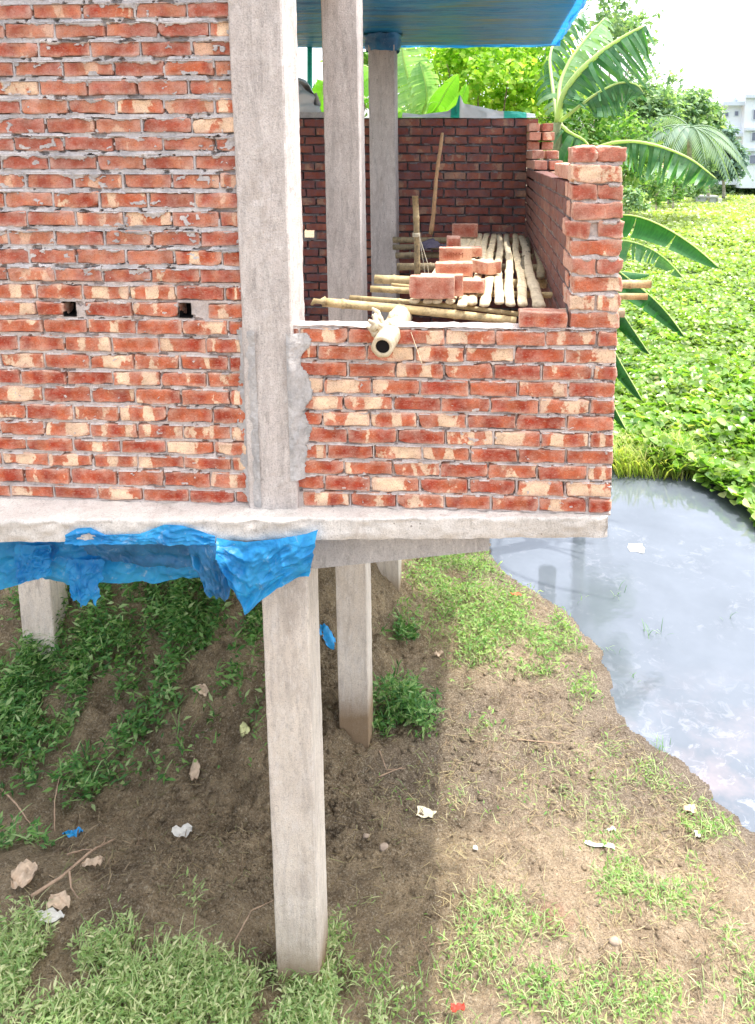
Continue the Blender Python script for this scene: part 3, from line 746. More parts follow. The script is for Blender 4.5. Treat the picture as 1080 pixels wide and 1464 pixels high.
# ------------------------------------------------------------------ slab + beams
def build_slab():
    e0, e1 = PZ(-400, 750, ZS), PZ(0, 745, ZS); e2 = PZ(870, 739, ZS)
    xs = np.concatenate([np.arange(-3.1, e2[0] - .012, .012), [e2[0]]])
    ey = np.interp(xs, [e1[0], e2[0]], [e1[1], e2[1]])
    zb = PY(433, 772, PZ(433, 742, ZS)[1])[2]; print('slab', ZS, zb)
    # profile: top inner, top outer, face, bottom outer, bottom inner
    prof = []
    yin = Y0 + .02
    tops = np.linspace(0, 1, 12)
    V = []
    rag = .014 * fbm(xs * 8, 0, 0, 4, 3) + .010 * fbm(xs * 40, 3, 0, 3, 5)
    for tt in tops: y = yin + (ey + rag - yin) * tt; V.append(np.stack([xs, y, ZS + .008 * fbm(xs * 20, y * 20, 0, 5, 4) + (0 if tt < 1 else -.004)], 1))
    for q in np.linspace(.12, 1, 8):
        z = ZS + (zb - ZS) * q
        V.append(np.stack([xs, ey + rag * (1 - q) + .014 * fbm(xs * 12, z * 30, 0, 5, 8) + (.004 * (q > .9)), np.full_like(xs, z) + (.005 * fbm(xs * 14, 1., 0, 3, 2) if q == 1 else 0)], 1))
    V = np.array(V); n1, n2 = V.shape[:2]
    mb = MB(); mb.add(V.reshape(-1, 3), grid_faces(n1, n2)[:, ::-1])
    xr = e2[0]
    # body
    mb.box(-3.1, xr - .006, float(max(ey)) + .012, SY1 + .2, zb + .004, ZS - .010)
    o = mb.build('floor_slab', 'concrete_slab', None, True)
    # chipped right end
    ys = np.arange(e2[1], SY1 + .2, .02); zs = np.linspace(zb, ZS, 8); Yg, Zg = np.meshgrid(ys, zs, indexing='ij')
    Xg = xr + .010 * fbm(Yg * 12, Zg * 30, 0, 4, 6) - .02 * sst(ZS - .05 - Zg, 0, .06) * (Yg < ys[0] + .15)
    o2 = mesh_obj('slab_edge', np.stack([Xg, Yg, Zg], -1).reshape(-1, 3), grid_faces(len(ys), len(zs)), 'concrete_slab', o, True)
    tag(o, 'long rough pale concrete floor slab carrying both brick walls above the mud', 'floor slab')
    return zb
ZU = build_slab()
# tapered cantilever beam
xa = xw(452, 790, 3.72); xb = xw(700, 780, 3.72)
za, zb_ = PY(456, 813, 3.72)[2], PY(696, 787, 3.72)[2]
mb = MB()
def prism(mb, poly, y0, y1):
    n = len(poly); V = [(x, y0, z) for x, z in poly] + [(x, y1, z) for x, z in poly]
    mb.add(V, [tuple(range(n))] + [tuple(range(2 * n - 1, n - 1, -1))] + [(i, i + n, (i + 1) % n + n, (i + 1) % n) for i in range(n)])
prism(mb, [(-3.05, za), (xa, za), (xb, zb_), (xb, ZU + .002), (-3.05, ZU + .002)], 3.72, 3.9)
tag(mb.build('floor_beam', 'concrete_beam'), 'grey beam under the front slab edge, tapering away from the tall column', 'beam')
mb = MB(); prism(mb, [(-3.05, za), (xa + .1, za), (xb + .1, zb_), (xb + .1, ZU), (-3.05, ZU)], 5.75, 5.93)
tag(mb.build('floor_beam', 'concrete_beam'), 'shaded beam under the slab over the middle column', 'beam')

# ------------------------------------------------------------------ cloth helper
def cloth(name, top, bot, Yt, Yb, mat, parent=None, nu=60, nv=24, fold=.03, freq=9, seed=0, edge=.01, out=0.):
    """sheet between an upper and a lower outline given as points on the plane Y"""
    def pts(L, Yv): return np.array([PY(a, b, Yv) if Yv > 0 else PD(a, b, -Yv) for a, b in L])
    T, B = pts(top, Yt), pts(bot, Yb)
    u = np.linspace(0, 1, nu)
    def samp(P):
        k = np.concatenate([[0], np.cumsum(np.linalg.norm(np.diff(P, axis=0), axis=1))]); k /= k[-1]
        return np.stack([np.interp(u, k, P[:, a]) for a in range(3)], 1)
    T, B = samp(T), samp(B); v = np.linspace(0, 1, nv)
    G = T[:, None, :] * (1 - v)[None, :, None] + B[:, None, :] * v[None, :, None]
    U, Vv = np.meshgrid(u, v, indexing='ij')
    w = sst(Vv, 0, .25) * .8 + .2
    G[..., 1] -= w * (fold * fbm(U * freq, Vv * 1.6, 0, 4, seed) + fold * .4 * fbm(U * freq * 3 + Vv * 4, Vv * 5 - U * 3, 0, 3, seed + 3)) + out * np.sin(Vv * math.pi)
    asp = max(1., np.linalg.norm(T[-1] - T[0]) / .35)
    q1 = vn(U * asp * 2.6 + Vv * 1.7, Vv * 3.2 - U * asp * .8, 0, seed + 21); q2 = vn(U * asp * 5.5 - Vv * 3, Vv * 5 + U * asp * 1.6, 0, seed + 22); q3 = vn(U * asp * 11 + Vv * 5, Vv * 11, 0, seed + 23)
    G[..., 1] -= w * (.030 * (.5 - np.abs(q1)) + .018 * (.5 - np.abs(q2)) + .008 * (.5 - np.abs(q3)))
    G[..., 0] += edge * fbm(U * 7, Vv * 7, 1.3, 3, seed + 5); G[..., 2] += edge * fbm(U * 9, Vv * 6, 4.3, 3, seed + 6) * sst(Vv, 0, .2)
    return mesh_obj(name, G.reshape(-1, 3), grid_faces(nu, nv), mat, parent, True)
DE = -PZ(433, 742, ZS).dot(CF); YE = PZ(200, 745, ZS)[1]
t = thing('tarpaulin', 'crumpled blue polythene sheet hanging under the slab edge in front of the beam', 'tarpaulin', PY(230, 790, YE))
cloth('sheet', [(-60, 762), (0, 764), (100, 764), (200, 764), (300, 766)], [(-60, 845), (0, 842), (60, 826), (120, 836), (210, 832), (285, 824), (310, 820)], 3.66, 3.69, 'tarp', t, 200, 40, .035, 7, 1)
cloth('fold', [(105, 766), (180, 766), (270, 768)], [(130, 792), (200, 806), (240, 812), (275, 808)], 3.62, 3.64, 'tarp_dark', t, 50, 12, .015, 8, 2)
cloth('flap', [(310, 769), (350, 775), (400, 770), (440, 763), (456, 757)], [(318, 808), (338, 856), (349, 880), (395, 842), (443, 822)], DE + .035, DE + .045, 'tarp', t, 110, 70, .035, 3, 3, .008, .02)
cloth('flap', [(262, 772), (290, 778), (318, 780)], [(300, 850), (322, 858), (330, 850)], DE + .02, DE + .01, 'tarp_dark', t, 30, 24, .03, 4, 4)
cloth('flap', [(97, 800), (120, 800), (148, 800)], [(106, 850), (118, 866), (128, 858), (141, 862)], 3.64, 3.62, 'tarp', t, 40, 40, .03, 4, 5, .022)
cloth('flap', [(22, 778), (50, 780), (75, 778)], [(24, 838), (44, 828), (72, 822)], 3.63, 3.6, 'tarp', t, 40, 40, .03, 4, 6, .02)
cloth('wrap', [(94, 764), (110, 755), (130, 754), (150, 764), (200, 763), (235, 750), (262, 751), (308, 766)], [(96, 776), (130, 778), (170, 777), (230, 776), (310, 779)], DE + .022, DE + .026, 'tarp', t, 160, 16, .010, 14, 7, .005)

# ------------------------------------------------------------------ roof slab and its sheet
XRR = PY(795, 66, 8.55)[0]
t = thing('roof_slab', 'overhanging upper concrete slab on the columns, its underside still sheeted', 'roof slab', (-.9, 7, ZR))
mb = MB(); mb.box(-3.2, XRR - .05, 5.99, 8.5, ZR + .03, ZR + .16); mb.box(-3.2, XC0 + .15, Y0 + .0, 5.985, ZR + .03, ZR + .16); mb.build('slab', 'concrete_beam', t)
mb = MB(); mb.box(-3.2, XC0 + .1, Y0 + .0, Y0 + .235, TOPL, ZR + .028); mb.build('edge_beam', 'concrete_beam', t)
def m_under():
    n = NT('sheeted_formwork'); p = n.geo()
    c = n.ramp(n.noise(n.mapping(p, (.55, 6, 1)), 1.6, 4., .6, .6), [(.36, (.01, .20, .46)), (.50, (.03, .36, .66)), (.60, (.14, .32, .34)), (.74, (.30, .36, .28))])
    sep = n.n('ShaderNodeSeparateXYZ', Vector=p)
    right = n.n('ShaderNodeMapRange', Value=n.math('ADD', sep.outputs[0], n.math('MULTIPLY', n.noise(p, 3, 3.), .5)), i1=.3, i2=1.2).outputs[0]
    c = n.mix(right, c, (.02, .40, .90))  # sunlit glow of the right edge painted in as brighter blue
    c = n.mix(n.ramp(n.noise(n.mapping(p, (2, 18, 1)), 1.4, 5., .7), [(.5, 0.), (.75, .45)]), c, (.08, .11, .13))
    nm = n.bump(n.noise(p, 9, 5., .6, 1.), .6, .03)
    b = n.bsdf(c, .35, nm, .4); tr = n.n('ShaderNodeBsdfTranslucent', Color=c, Normal=nm).outputs[0]
    return n.done(n.n('ShaderNodeMixShader', i0=.35, i1=b, i2=tr).outputs[0])
M['under'] = m_under()
t = thing('tarpaulin', 'blue and green stained plastic sheet stretched under the upper slab and over its right edge', 'tarpaulin', (0, 7.2, ZR))
xs = np.linspace(-3.1, XRR, 90); ys = np.linspace(5.97, 8.56, 60); Xg, Yg = np.meshgrid(xs, ys, indexing='ij')
Zg = ZR + .012 - .028 * np.abs(fbm(Xg * 1.6, Yg * 5, 0, 4, 3)); mesh_obj('sheet', np.stack([Xg, Yg, Zg], -1).reshape(-1, 3), grid_faces(90, 60), 'under', t, True)
ys = np.linspace(5.9, 8.6, 70); vs = np.linspace(0, 1, 14); Yg, Vg = np.meshgrid(ys, vs, indexing='ij')
Xg = XRR + .09 * Vg + .05 * fbm(Yg * 3, Vg * 2, 0, 3, 8); Zg = ZR - .01 + .17 * Vg + .012 * fbm(Yg * 6, Vg * 3, 0, 3, 5)
mesh_obj('side_flap', np.stack([Xg, Yg, Zg], -1).reshape(-1, 3), grid_faces(70, 14), 'tarp', t, True)
xs = np.linspace(-3.1, XRR + .05, 120); vs = np.linspace(0, 1, 10); Xg, Vg = np.meshgrid(xs, vs, indexing='ij')
Zg = ZR - .005 + .17 * Vg - .02 * fbm(Xg * 3, Vg, 0, 3, 6); Yg = 8.56 + .03 * fbm(Xg * 5, Vg * 2, 0, 3, 2)
mesh_obj('back_flap', np.stack([Xg, Yg, Zg], -1).reshape(-1, 3), grid_faces(120, 10), 'tarp', t, True)
# dark blue wrap round the far column top
cw = MB(); V, Fc = tube([((c3[0] + c3b[0]) / 2, 7.72, z) for z in np.linspace(ZR - .16, ZR - .005, 8)], [.165, .17, .175, .18, .18, .185, .19, .2], 20, False, .02, 3); cw.add(V, Fc)
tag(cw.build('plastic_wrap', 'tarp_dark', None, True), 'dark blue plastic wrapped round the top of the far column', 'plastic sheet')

# ------------------------------------------------------------------ scaffold: split bamboo deck
ZD = zw(740, 443, 3.93); print('ZD', ZD)
def deck(px, py): return PZ(px, py, ZD)
fr = [(592, 436), (610, 437), (626, 437), (644, 437), (659, 441), (676, 438), (694, 441), (712, 438), (731, 441), (749, 441), (769, 442)]
bk = [(662, 343), (668, 340), (675, 338), (681, 336), (688, 335), (697, 334), (706, 334), (715, 334), (725, 334), (736, 338), (747, 341)]
fr += [(748, 390), (775, 400)]; bk += [(757, 343), (767, 345)]
descr = ['outermost under the loose bricks', 'second under the loose bricks', 'third under the loose bricks', 'fourth under the loose bricks', 'just right of the big brick pair',
         'second right of the big brick pair', 'third right of the big brick pair', 'in the middle of the deck', 'pale, fifth from the side wall', 'pale, fourth from the side wall', 'thick, with a dark open front end', 'short and shaded, second from the side wall', 'short and shaded, next to the side wall']
for i, (a, b) in enumerate(zip(fr, bk)):
    A, B = deck(*a), deck(*b); rr = random.Random(i + 40)
    if B[1] > 7.6: B = A + (B - A) * ((7.6 - A[1]) / (B[1] - A[1]))
    r = .0275 if i != 10 else .034
    n = 26; P = []; rad = []
    for k in range(n):
        f = k / (n - 1); q = A + (B - A) * f; q = q + np.array([.008 * math.sin(f * 9 + i * 2), 0, .004 * math.sin(f * 23 + i)]); P.append(q)
        rad.append(r * (1 + .12 * (k % 5 == (i % 5)) + .05 * rr.uniform(-1, 1)))
    V, Fc = tube(P, rad, 10, True, .003, i)
    V[:, 2] = ZD + (V[:, 2] - ZD) * .45 + .02
    o = mesh_obj('bamboo_strip', V, Fc, 'bamboo_pale' if i < 11 else 'bamboo_dark', None, True)  # last strips take the dark bamboo, painting the side wall's shade on them
    tag(o, 'split bamboo strip of the scaffold deck, ' + descr[i], 'bamboo strip', 'split bamboo strips of the scaffold deck')
G = 'bamboo poles carrying the scaffold deck'
def xpole(a, b, Y, r, label, mat='bamboo', dz=0., seed=0):
    A, B = PY(a[0], a[1], Y), PY(b[0], b[1], Y); A[2] += dz; B[2] += dz
    return bamboo('bamboo_pole', A, B, r, r * .92, label, mat, G, True, seed)
zf = ZD - .045
A = PY(462, 430, 3.93); B = PY(735, 455, 3.93)
xpole((462, 432), (738, 459), 3.98, .026, 'thick bamboo pole at the front of the deck with a splintered crooked tip', 'bamboo', 0, 1)
V, Fc = tube([PY(445, 436, 3.94), PY(450, 430, 3.95), PY(458, 431, 3.95), PY(466, 430, 3.95)], [.006, .016, .014, .026], 8); mesh_obj('crooked_tip', V, Fc, 'bamboo', None, True)
o = bpy.data.objects['crooked_tip']; pp = bpy.data.objects['bamboo_pole']; o.parent = pp
xpole((500, 425), (742, 449), 4.08, .014, 'thin bamboo cane lying just behind the thick front pole', 'bamboo', 0, 2)
Y2 = 4.65
xpole((530, 413), (926, 424), Y2, .022, 'lower bamboo pole running through the side wall and sticking out over the pond', 'bamboo', 0, 3)
xpole((536, 399), (931, 406), Y2 + .42, .032, 'upper thick bamboo pole running through the side wall and sticking out over the pond', 'bamboo', 0, 4)
bamboo('bamboo_pole', PY(800, 448, 3.86), PY(893, 447, 3.86), .026, .026, 'short bamboo stub poking out of the pier above the parapet', 'bamboo_pale', G, True, 5)
xpole((560, 407), (690, 412), 4.85, .013, 'thin cane between the two long poles, left end showing', 'bamboo', 0, 6)
for i, (a, b, Y, r, lb) in enumerate([((568, 381), (800, 384), 5.7, .028, 'dark pole under the deck, first behind the pale poles'), ((566, 364), (800, 368), 6.3, .026, 'dark pole under the deck, second behind the pale poles'),
                               ((562, 350), (800, 352), 6.9, .026, 'dark pole under the deck behind the rag'), ((562, 338), (800, 342), 7.5, .03, 'farthest dark pole under the deck near the back wall')]):
    A = PY(a[0], a[1], Y); B = PY(b[0], b[1], Y); B[0] = min(B[0], XI - .01); A[2] = B[2] = min(A[2], ZD - .03)
    bamboo('bamboo_pole', A, B, r, r, lb, 'bamboo_dark', G, True, 20 + i)
# uprights
A, B = PY(597, 399, 4.95), PY(594, 280, 4.95)
bamboo('bamboo_post', A, B, .021, .020, 'upright bamboo post tied with string beside the loose bricks', 'bamboo_dark', None, True, 31, 'bamboo post', .35)
post = bpy.data.objects['bamboo_post']
mb = MB()
for k in range(4):
    V, Fc = tube([A + (B - A) * (.52 + .012 * k) + np.array([.024 * math.cos(a), .024 * math.sin(a), 0]) for a in np.linspace(0, 6.3, 12)], .003, 5); mb.add(V, Fc)
q = A + (B - A) * .54
for dx in (.05, .075):
    V, Fc = tube([q + np.array([.02, -.02, 0]), q + np.array([dx, -.03, -.18]), q + np.array([dx + .02, -.02, -.36])], .0028, 5); mb.add(V, Fc)
o = mb.build('string', m_simple('jute', (.45, .42, .33)), None); o.parent = post
A, B = PY(616, 335, 6.6), PY(632, 190, 6.9)
V, Fc = tube([A + (B - A) * f + np.array([.004 * math.sin(f * 8), 0, 0]) for f in np.linspace(0, 1, 14)], np.linspace(.02, .014, 14), 8, True, .003, 2)
tag(mesh_obj('stick', V, Fc, m_bamboo('stick_brown', (.42, .26, .15), (.3, .17, .09)), None, True), 'tall brown stick leaning against the back wall', 'stick')
# rag
c = PY(619, 352, 6.3); U, W = np.meshgrid(np.linspace(-1, 1, 14), np.linspace(-1, 1, 14), indexing='ij')
V = np.stack([c[0] + U * .13 + .03 * vn(U * 3, W * 3, 1), c[1] + W * .12, c[2] - .02 + .07 * np.exp(-(U ** 2 + W ** 2) * 2) + .05 * fbm(U * 2.5, W * 2.5, 0, 3, 3)], -1)
tag(mesh_obj('rag', V.reshape(-1, 3), grid_faces(14, 14), m_simple('rag_dark', (.07, .06, .09)), None, True), 'dark crumpled rag at the foot of the leaning stick', 'rag')

# loose bricks
def loose(px0, px1, py_bot, Y, hz, ln, dy, rot, label, seed, mark=False, zoff=0.):
    a, b = PY(px0, py_bot, Y), PY(px1, py_bot, Y); cx = (a[0] + b[0]) / 2
    mb = MB(); brick(mb, (0, 0, 0), (ln / 2, dy / 2, hz / 2), 'hi', .7, 0, 0, 0, seed * .13 % 1, r=.005)
    z = ZD + .043 + hz / 2 + zoff
    o = mb.build('loose_brick', 'brick_new'); o.location = (cx, Y + dy / 2, z); o.rotation_euler = (0, 0, rot)
    tag(o, label, 'brick', 'loose bricks on the scaffold deck')
    if mark:
        cu = bpy.data.curves.new('imprint', 'FONT'); cu.body = mark; cu.size = .05; cu.align_x = 'CENTER'; cu.align_y = 'CENTER'; cu.extrude = .0015; cu.space_character = 1.1
        tx = bpy.data.objects.new('imprint', cu); col.objects.link(tx); dg = bpy.context.evaluated_depsgraph_get(); dg.update()
        me = bpy.data.meshes.new_from_object(tx.evaluated_get(dg)); bpy.data.objects.remove(tx); ob = bpy.data.objects.new('imprint', me); col.objects.link(ob)
        me.materials.clear(); me.materials.append(M['imprint']); ob.parent = o; ob.location = (0, -dy / 2 - .0015, 0); ob.rotation_euler = (R(90), 0, 0)
    return o
M['imprint'] = m_simple('imprint', (.3, .09, .05), .9, .2)
loose(587, 648, 434, 3.98, .122, .242, .066, -.02, 'big pale brick standing on edge at the front of the deck', 1)
loose(601, 662, 434, 4.06, .118, .235, .068, .03, 'brick on edge tight behind the big pale brick', 2)
loose(658, 688, 420, 4.18, .070, .16, .11, -.1, 'flat brick half hidden behind the big front pair', 3)
loose(622, 676, 397, 4.75, .085, .24, .12, .04, 'brick lying across the deck, second from the front', 4)
loose(680, 712, 394, 4.85, .080, .13, .16, .6, 'dark red brick turned cornerwise on the pale strips', 5)
loose(630, 672, 376, 5.4, .105, .235, .07, .0, 'brick on edge with a stamped mark on its face', 6, 'MMM')
loose(652, 684, 366, 5.7, .07, .22, .11, .1, 'low brick just behind the stamped brick', 7)
loose(640, 656, 358, 6.1, .10, .115, .2, .05, 'end-on brick standing behind the stamped brick', 8)
loose(648, 682, 340, 7.1, .125, .24, .08, -.03, 'farthest loose brick, standing alone near the back wall', 9)

# thick culm resting on the parapet, open end towards the camera
A, B = PY(547, 496, 3.44), PY(574, 450, 4.0)
P, Rr = bamboo_path(A, B, .054, .060, 3., 0, 3)
t = thing('bamboo_culm', 'thick pale bamboo culm resting on the parapet, dark hollow end forward, rear split', 'bamboo culm', A)
mb = MB(); V, Fc = tube(P, Rr, 20, False, .005, 1); mb.add(V, Fc)
d = (B - A) / np.linalg.norm(B - A)
V, Fc = tube([A, A + d * .002, A + d * .2], [.035, .034, .033], 20, False); n0 = mb.n; mb.add(V, [f[::-1] for f in Fc] + [tuple(range(40, 60))], 0)
for j in range(20): mb.F.append((j, n0 + j, n0 + (j + 1) % 20, (j + 1) % 20)); mb.mi.append(0)
for i, f in enumerate(mb.F[-21 - 41:-20]): pass
mb.build('culm', 'bamboo_pale', t, True)
V, Fc = tube([A + d * .012, A + d * .013], [.0335, .0335], 20, True); mesh_obj('hollow', V, Fc, 'dark', t)  # black disc across the bore, standing in for the shade inside
rr = random.Random(4); mb = MB()
for k in range(17):
    s = A + d * rr.uniform(.12, .34) + np.array([rr.uniform(-.075, .01), 0, rr.uniform(.0, .05)])
    L = rr.uniform(.06, .13); e = np.array([rr.uniform(-.5, .1), rr.uniform(-.2, .5), 1.]); e /= np.linalg.norm(e)
    s2 = s + e * L * .5 + np.array([rr.uniform(-.015, .015), 0, 0]); s3 = s + e * L * .8 + np.array([rr.uniform(-.03, .02), 0, -.01])
    V, Fc = tube([s, s + e * L * .25, s2, s3], [.014, .016, .013, .007], 7); mb.add(V, Fc)
mb.build('splinters', 'bamboo_pale', t, True)
mb = MB()
for k in range(5):
    s = A + d * rr.uniform(.2, .4) + np.array([.05, 0, -.01]); 
    V, Fc = tube([s, s + np.array([rr.uniform(.02, .06), -.05, rr.uniform(-.05, .03)]), s + np.array([rr.uniform(.05, .12), -.12, rr.uniform(-.16, -.03)])], .0018, 4); mb.add(V, Fc)
mb.build('fibres', 'bamboo_pale', t)

# ------------------------------------------------------------------ foliage helpers
def kites(P, D, N, L, W, fold=.25, tipdrop=.0):
    """P base, D direction, N approx normal, L length, W width -> folded 2-triangle-pair leaves"""
    D = D / np.linalg.norm(D, axis=1)[:, None]; S = np.cross(D, N); S /= np.maximum(np.linalg.norm(S, axis=1), 1e-6)[:, None]; Nn = np.cross(S, D)
    L = L[:, None]; W = W[:, None]
    a = P; b = P + D * L * .42 + S * W * .5 + Nn * W * fold; c = P + D * L * .42 - S * W * .5 + Nn * W * fold; m = P + D * L * .45
    e = P + D * L - Nn * L * tipdrop
    V = np.stack([a, b, e, c, m], 1).reshape(-1, 3); k = np.arange(len(P))[:, None] * 5
    Fc = np.concatenate([k + np.array([[0, 1, 4]]), k + np.array([[1, 2, 4]]), k + np.array([[2, 3, 4]]), k + np.array([[3, 0, 4]])])
    return V, Fc
def blades(P, D, L, W, bend=.5):
    """grass blades: 3 segments bending down"""
    D = D / np.linalg.norm(D, axis=1)[:, None]; up = np.array([0, 0, 1.]); Hh = D.copy(); Hh[:, 2] = 0
    Hn = Hh / np.maximum(np.linalg.norm(Hh, axis=1), 1e-3)[:, None]; S = np.cross(Hn, up); L = L[:, None]; W = W[:, None]
    p1 = P + D * L * .45; d2 = D * (1 - bend) + Hn * bend; d2 /= np.linalg.norm(d2, axis=1)[:, None]; p2 = p1 + d2 * L * .35; d3 = d2 * (1 - bend) + (Hn * .9 - up * .5) * bend; p3 = p2 + d3 * L * .25
    V = np.stack([P - S * W * .4, P + S * W * .4, p1 + S * W * .5, p1 - S * W * .5, p2 + S * W * .35, p2 - S * W * .35, p3], 1).reshape(-1, 3)
    k = np.arange(len(P))[:, None] * 7
    Q = np.concatenate([k + np.array([[0, 1, 2, 3]]), k + np.array([[3, 2, 4, 5]])]); T = k + np.array([[5, 4, 6, 6]])
    T = k + np.array([[5, 4, 6]])
    return V, Q, T
def tri_obj(name, V, Fc, mat, parent=None, smooth=False): return mesh_obj(name, V, Fc, mat, parent, smooth)
def blade_obj(name, parts, mat, parent=None):
    V = []; Fa = []; n = 0
    for (v, q, t_) in parts:
        V.append(v); Fa.append(np.concatenate([q[:, [0, 1, 2]], q[:, [0, 2, 3]], t_]) + n); n += len(v)
    return mesh_obj(name, np.concatenate(V), np.concatenate(Fa), mat, parent, True)
def rdir(n, up=.3, spread=1.):
    a = nr.uniform(0, 2 * math.pi, n); z = up + nr.uniform(-1, 1, n) * spread
    return np.stack([np.cos(a), np.sin(a), z], 1)

# water hyacinth
def hyacinth():
    ds = []; 
    n1 = 80000
    D = 11.0 * (112 / 11.0) ** (nr.rand(n1) ** .92)
    rx = nr.uniform(.12, .50, n1) * D + nr.uniform(-.3, .3, n1)
    X = rx * CR[0] + D * CF[0]; Y = rx * CR[1] + D * CF[1]
    px, py = proj(np.stack([X, Y, np.full(n1, ZW + .2)], 1))
    # irregular near edge in world space
    edge = np.interp(X, [2.0, 2.6, 3.4, 3.75, 4.1, 4.45, 4.8, 5.4], [11.9, 12.0, 11.6, 10.6, 9.3, 8.6, 8.2, 7.8]) + .6 * fbm(X * 1.7, Y * 0 + 3, 0, 3, 4)
    k = (Y > edge) & (shoreX(Y) - X < .6) & (Y < FARY + 2)
    # near right lobe extra
    m = 9000
    X2 = nr.uniform(3.0, 6.5, m); Y2 = nr.uniform(7.2, 13, m); e2 = np.interp(X2, [2.0, 2.6, 3.4, 3.75, 4.1, 4.45, 4.8, 5.4], [11.9, 12.0, 11.6, 10.6, 9.3, 8.6, 8.2, 7.8]) + .6 * fbm(X2 * 1.7, Y2 * 0 + 3, 0, 3, 4)
    k2 = Y2 > e2
    X = np.concatenate([X[k], X2[k2]]); Y = np.concatenate([Y[k], Y2[k2]]); n = len(X); Dd = np.hypot(X, Y)
    size = .125 * np.clip(Dd / 30, 1, 1.9) * nr.uniform(.6, 1.5, n)
    hmap = .18 + .30 * fbm(X * .9, Y * .9, 0, 3, 8) + .16 * fbm(X * .25, Y * .2, 0, 3, 9)
    z = ZW + np.clip(hmap, .02, .6) * nr.uniform(.5, 1.3, n)
    Dv = rdir(n, .35, .6); N = rdir(n, 1.2, .8); N[:, 2] = np.abs(N[:, 2]) + .3
    P = np.stack([X, Y, z], 1)
    Dn = Dv / np.linalg.norm(Dv, axis=1)[:, None]; S = np.cross(Dn, N); S /= np.linalg.norm(S, axis=1)[:, None]; Nn = np.cross(S, Dn)
    L = size[:, None]
    prof = [(0, 0, 0), (.15, .38, .12), (.5, .5, .18), (.85, .3, .06), (1.05, 0, -.05), (.85, -.3, .06), (.5, -.5, .18), (.15, -.38, .12)]
    V = np.stack([P + Dn * L * a + S * L * b + Nn * L * c for a, b, c in prof] + [P + Dn * L * .5], 1).reshape(-1, 3)
    kk = np.arange(n)[:, None] * 9
    Fc = np.concatenate([kk + np.array([[i, (i + 1) % 8, 8]]) for i in range(8)])
    return mesh_obj('water_hyacinth', V, Fc, M['hyacinth'], None, True), P
def m_hya():
    n = NT('hyacinth_leaf'); r = n.island()
    c = n.ramp(r, [(0., (.09, .23, .03)), (.3, (.17, .36, .05)), (.6, (.28, .46, .08)), (.85, (.42, .55, .17)), (1., (.6, .56, .3))])
    c = n.mix(n.ramp(n.noise(n.geo(), 1.6, 4.), [(.40, .75), (.55, 0.)]), c, (.05, .13, .02))
    c = n.mix(n.ramp(n.noise(n.geo(), 3.1, 3.), [(.58, 0.), (.68, .6)]), c, (.52, .58, .30))
    c = n.mix(n.ramp(n.noise(n.geo(), 4.7, 3.), [(.66, 0.), (.7, .7)]), c, (.40, .28, .12))
    c = n.mix(n.ramp(n.noise(n.geo(), .35, 3.), [(.4, 0.), (.65, .45)]), c, (.26, .36, .07))
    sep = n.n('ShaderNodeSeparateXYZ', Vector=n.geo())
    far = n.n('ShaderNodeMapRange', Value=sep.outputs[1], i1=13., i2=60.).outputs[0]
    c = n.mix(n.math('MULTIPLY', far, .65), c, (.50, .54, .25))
    b = n.bsdf(c, .3, None, .55); t_ = n.n('ShaderNodeBsdfTranslucent', Color=n.mix(1., c, (1.4, 1.6, .5), 'MULTIPLY')).outputs[0]
    return n.done(n.n('ShaderNodeMixShader', i0=.35, i1=b, i2=t_).outputs[0])
M['hyacinth'] = m_hya()
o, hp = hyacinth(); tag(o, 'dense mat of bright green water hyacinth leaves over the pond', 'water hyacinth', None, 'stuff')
# dark mat under it
xs = np.linspace(0, 1, 60); ys = np.linspace(0, 1, 90); U, W = np.meshgrid(xs, ys, indexing='ij')
YY = 12.4 * (FARY / 12.4) ** W; XX = (.10 + .55 * U) * YY - .05 * YY
tag(mesh_obj('floating_roots', np.stack([XX, YY, ZW + .03 + .05 * fbm(XX * 2, YY * 2, 0, 3, 4)], -1).reshape(-1, 3), grid_faces(60, 90), m_simple('root_mat', (.05, .09, .025), 1., .4, 1.5), None, True), 'dark tangle of stems and roots beneath the hyacinth leaves', 'water hyacinth', None, 'stuff')

M['grass_bright'] = m_leaf('grass_bright', [(.22, .34, .05), (.32, .42, .08), (.42, .46, .12), (.5, .46, .2)], .45, .5)
M['weed'] = m_leaf('weed_leaf', [(.04, .13, .035), (.09, .23, .06), (.17, .33, .09), (.36, .46, .22)], .35, .5)
M['weed_pale'] = m_leaf('weed_pale', [(.16, .28, .09), (.26, .37, .14), (.38, .46, .22), (.55, .54, .34)], .35, .55)
M['weed_dry'] = m_leaf('dry_grass', [(.25, .19, .1), (.38, .3, .17), (.5, .42, .26), (.22, .27, .1)], .3, .7)
# bright reeds along the near edge of the mat
n = 1500
X = nr.uniform(2.15, 3.5, n); Y = 11.75 + nr.rand(n) * 1.2 - .15 * nr.rand(n); P = np.stack([X, Y, np.full(n, ZW)], 1)
tag(blade_obj('pond_grass', [blades(P, rdir(n, 2.2, .6), nr.uniform(.25, .6, n), nr.uniform(.012, .028, n), .35)], 'grass_bright'), 'long yellow-green grass along the near edge of the hyacinth', 'grass', None, 'stuff')

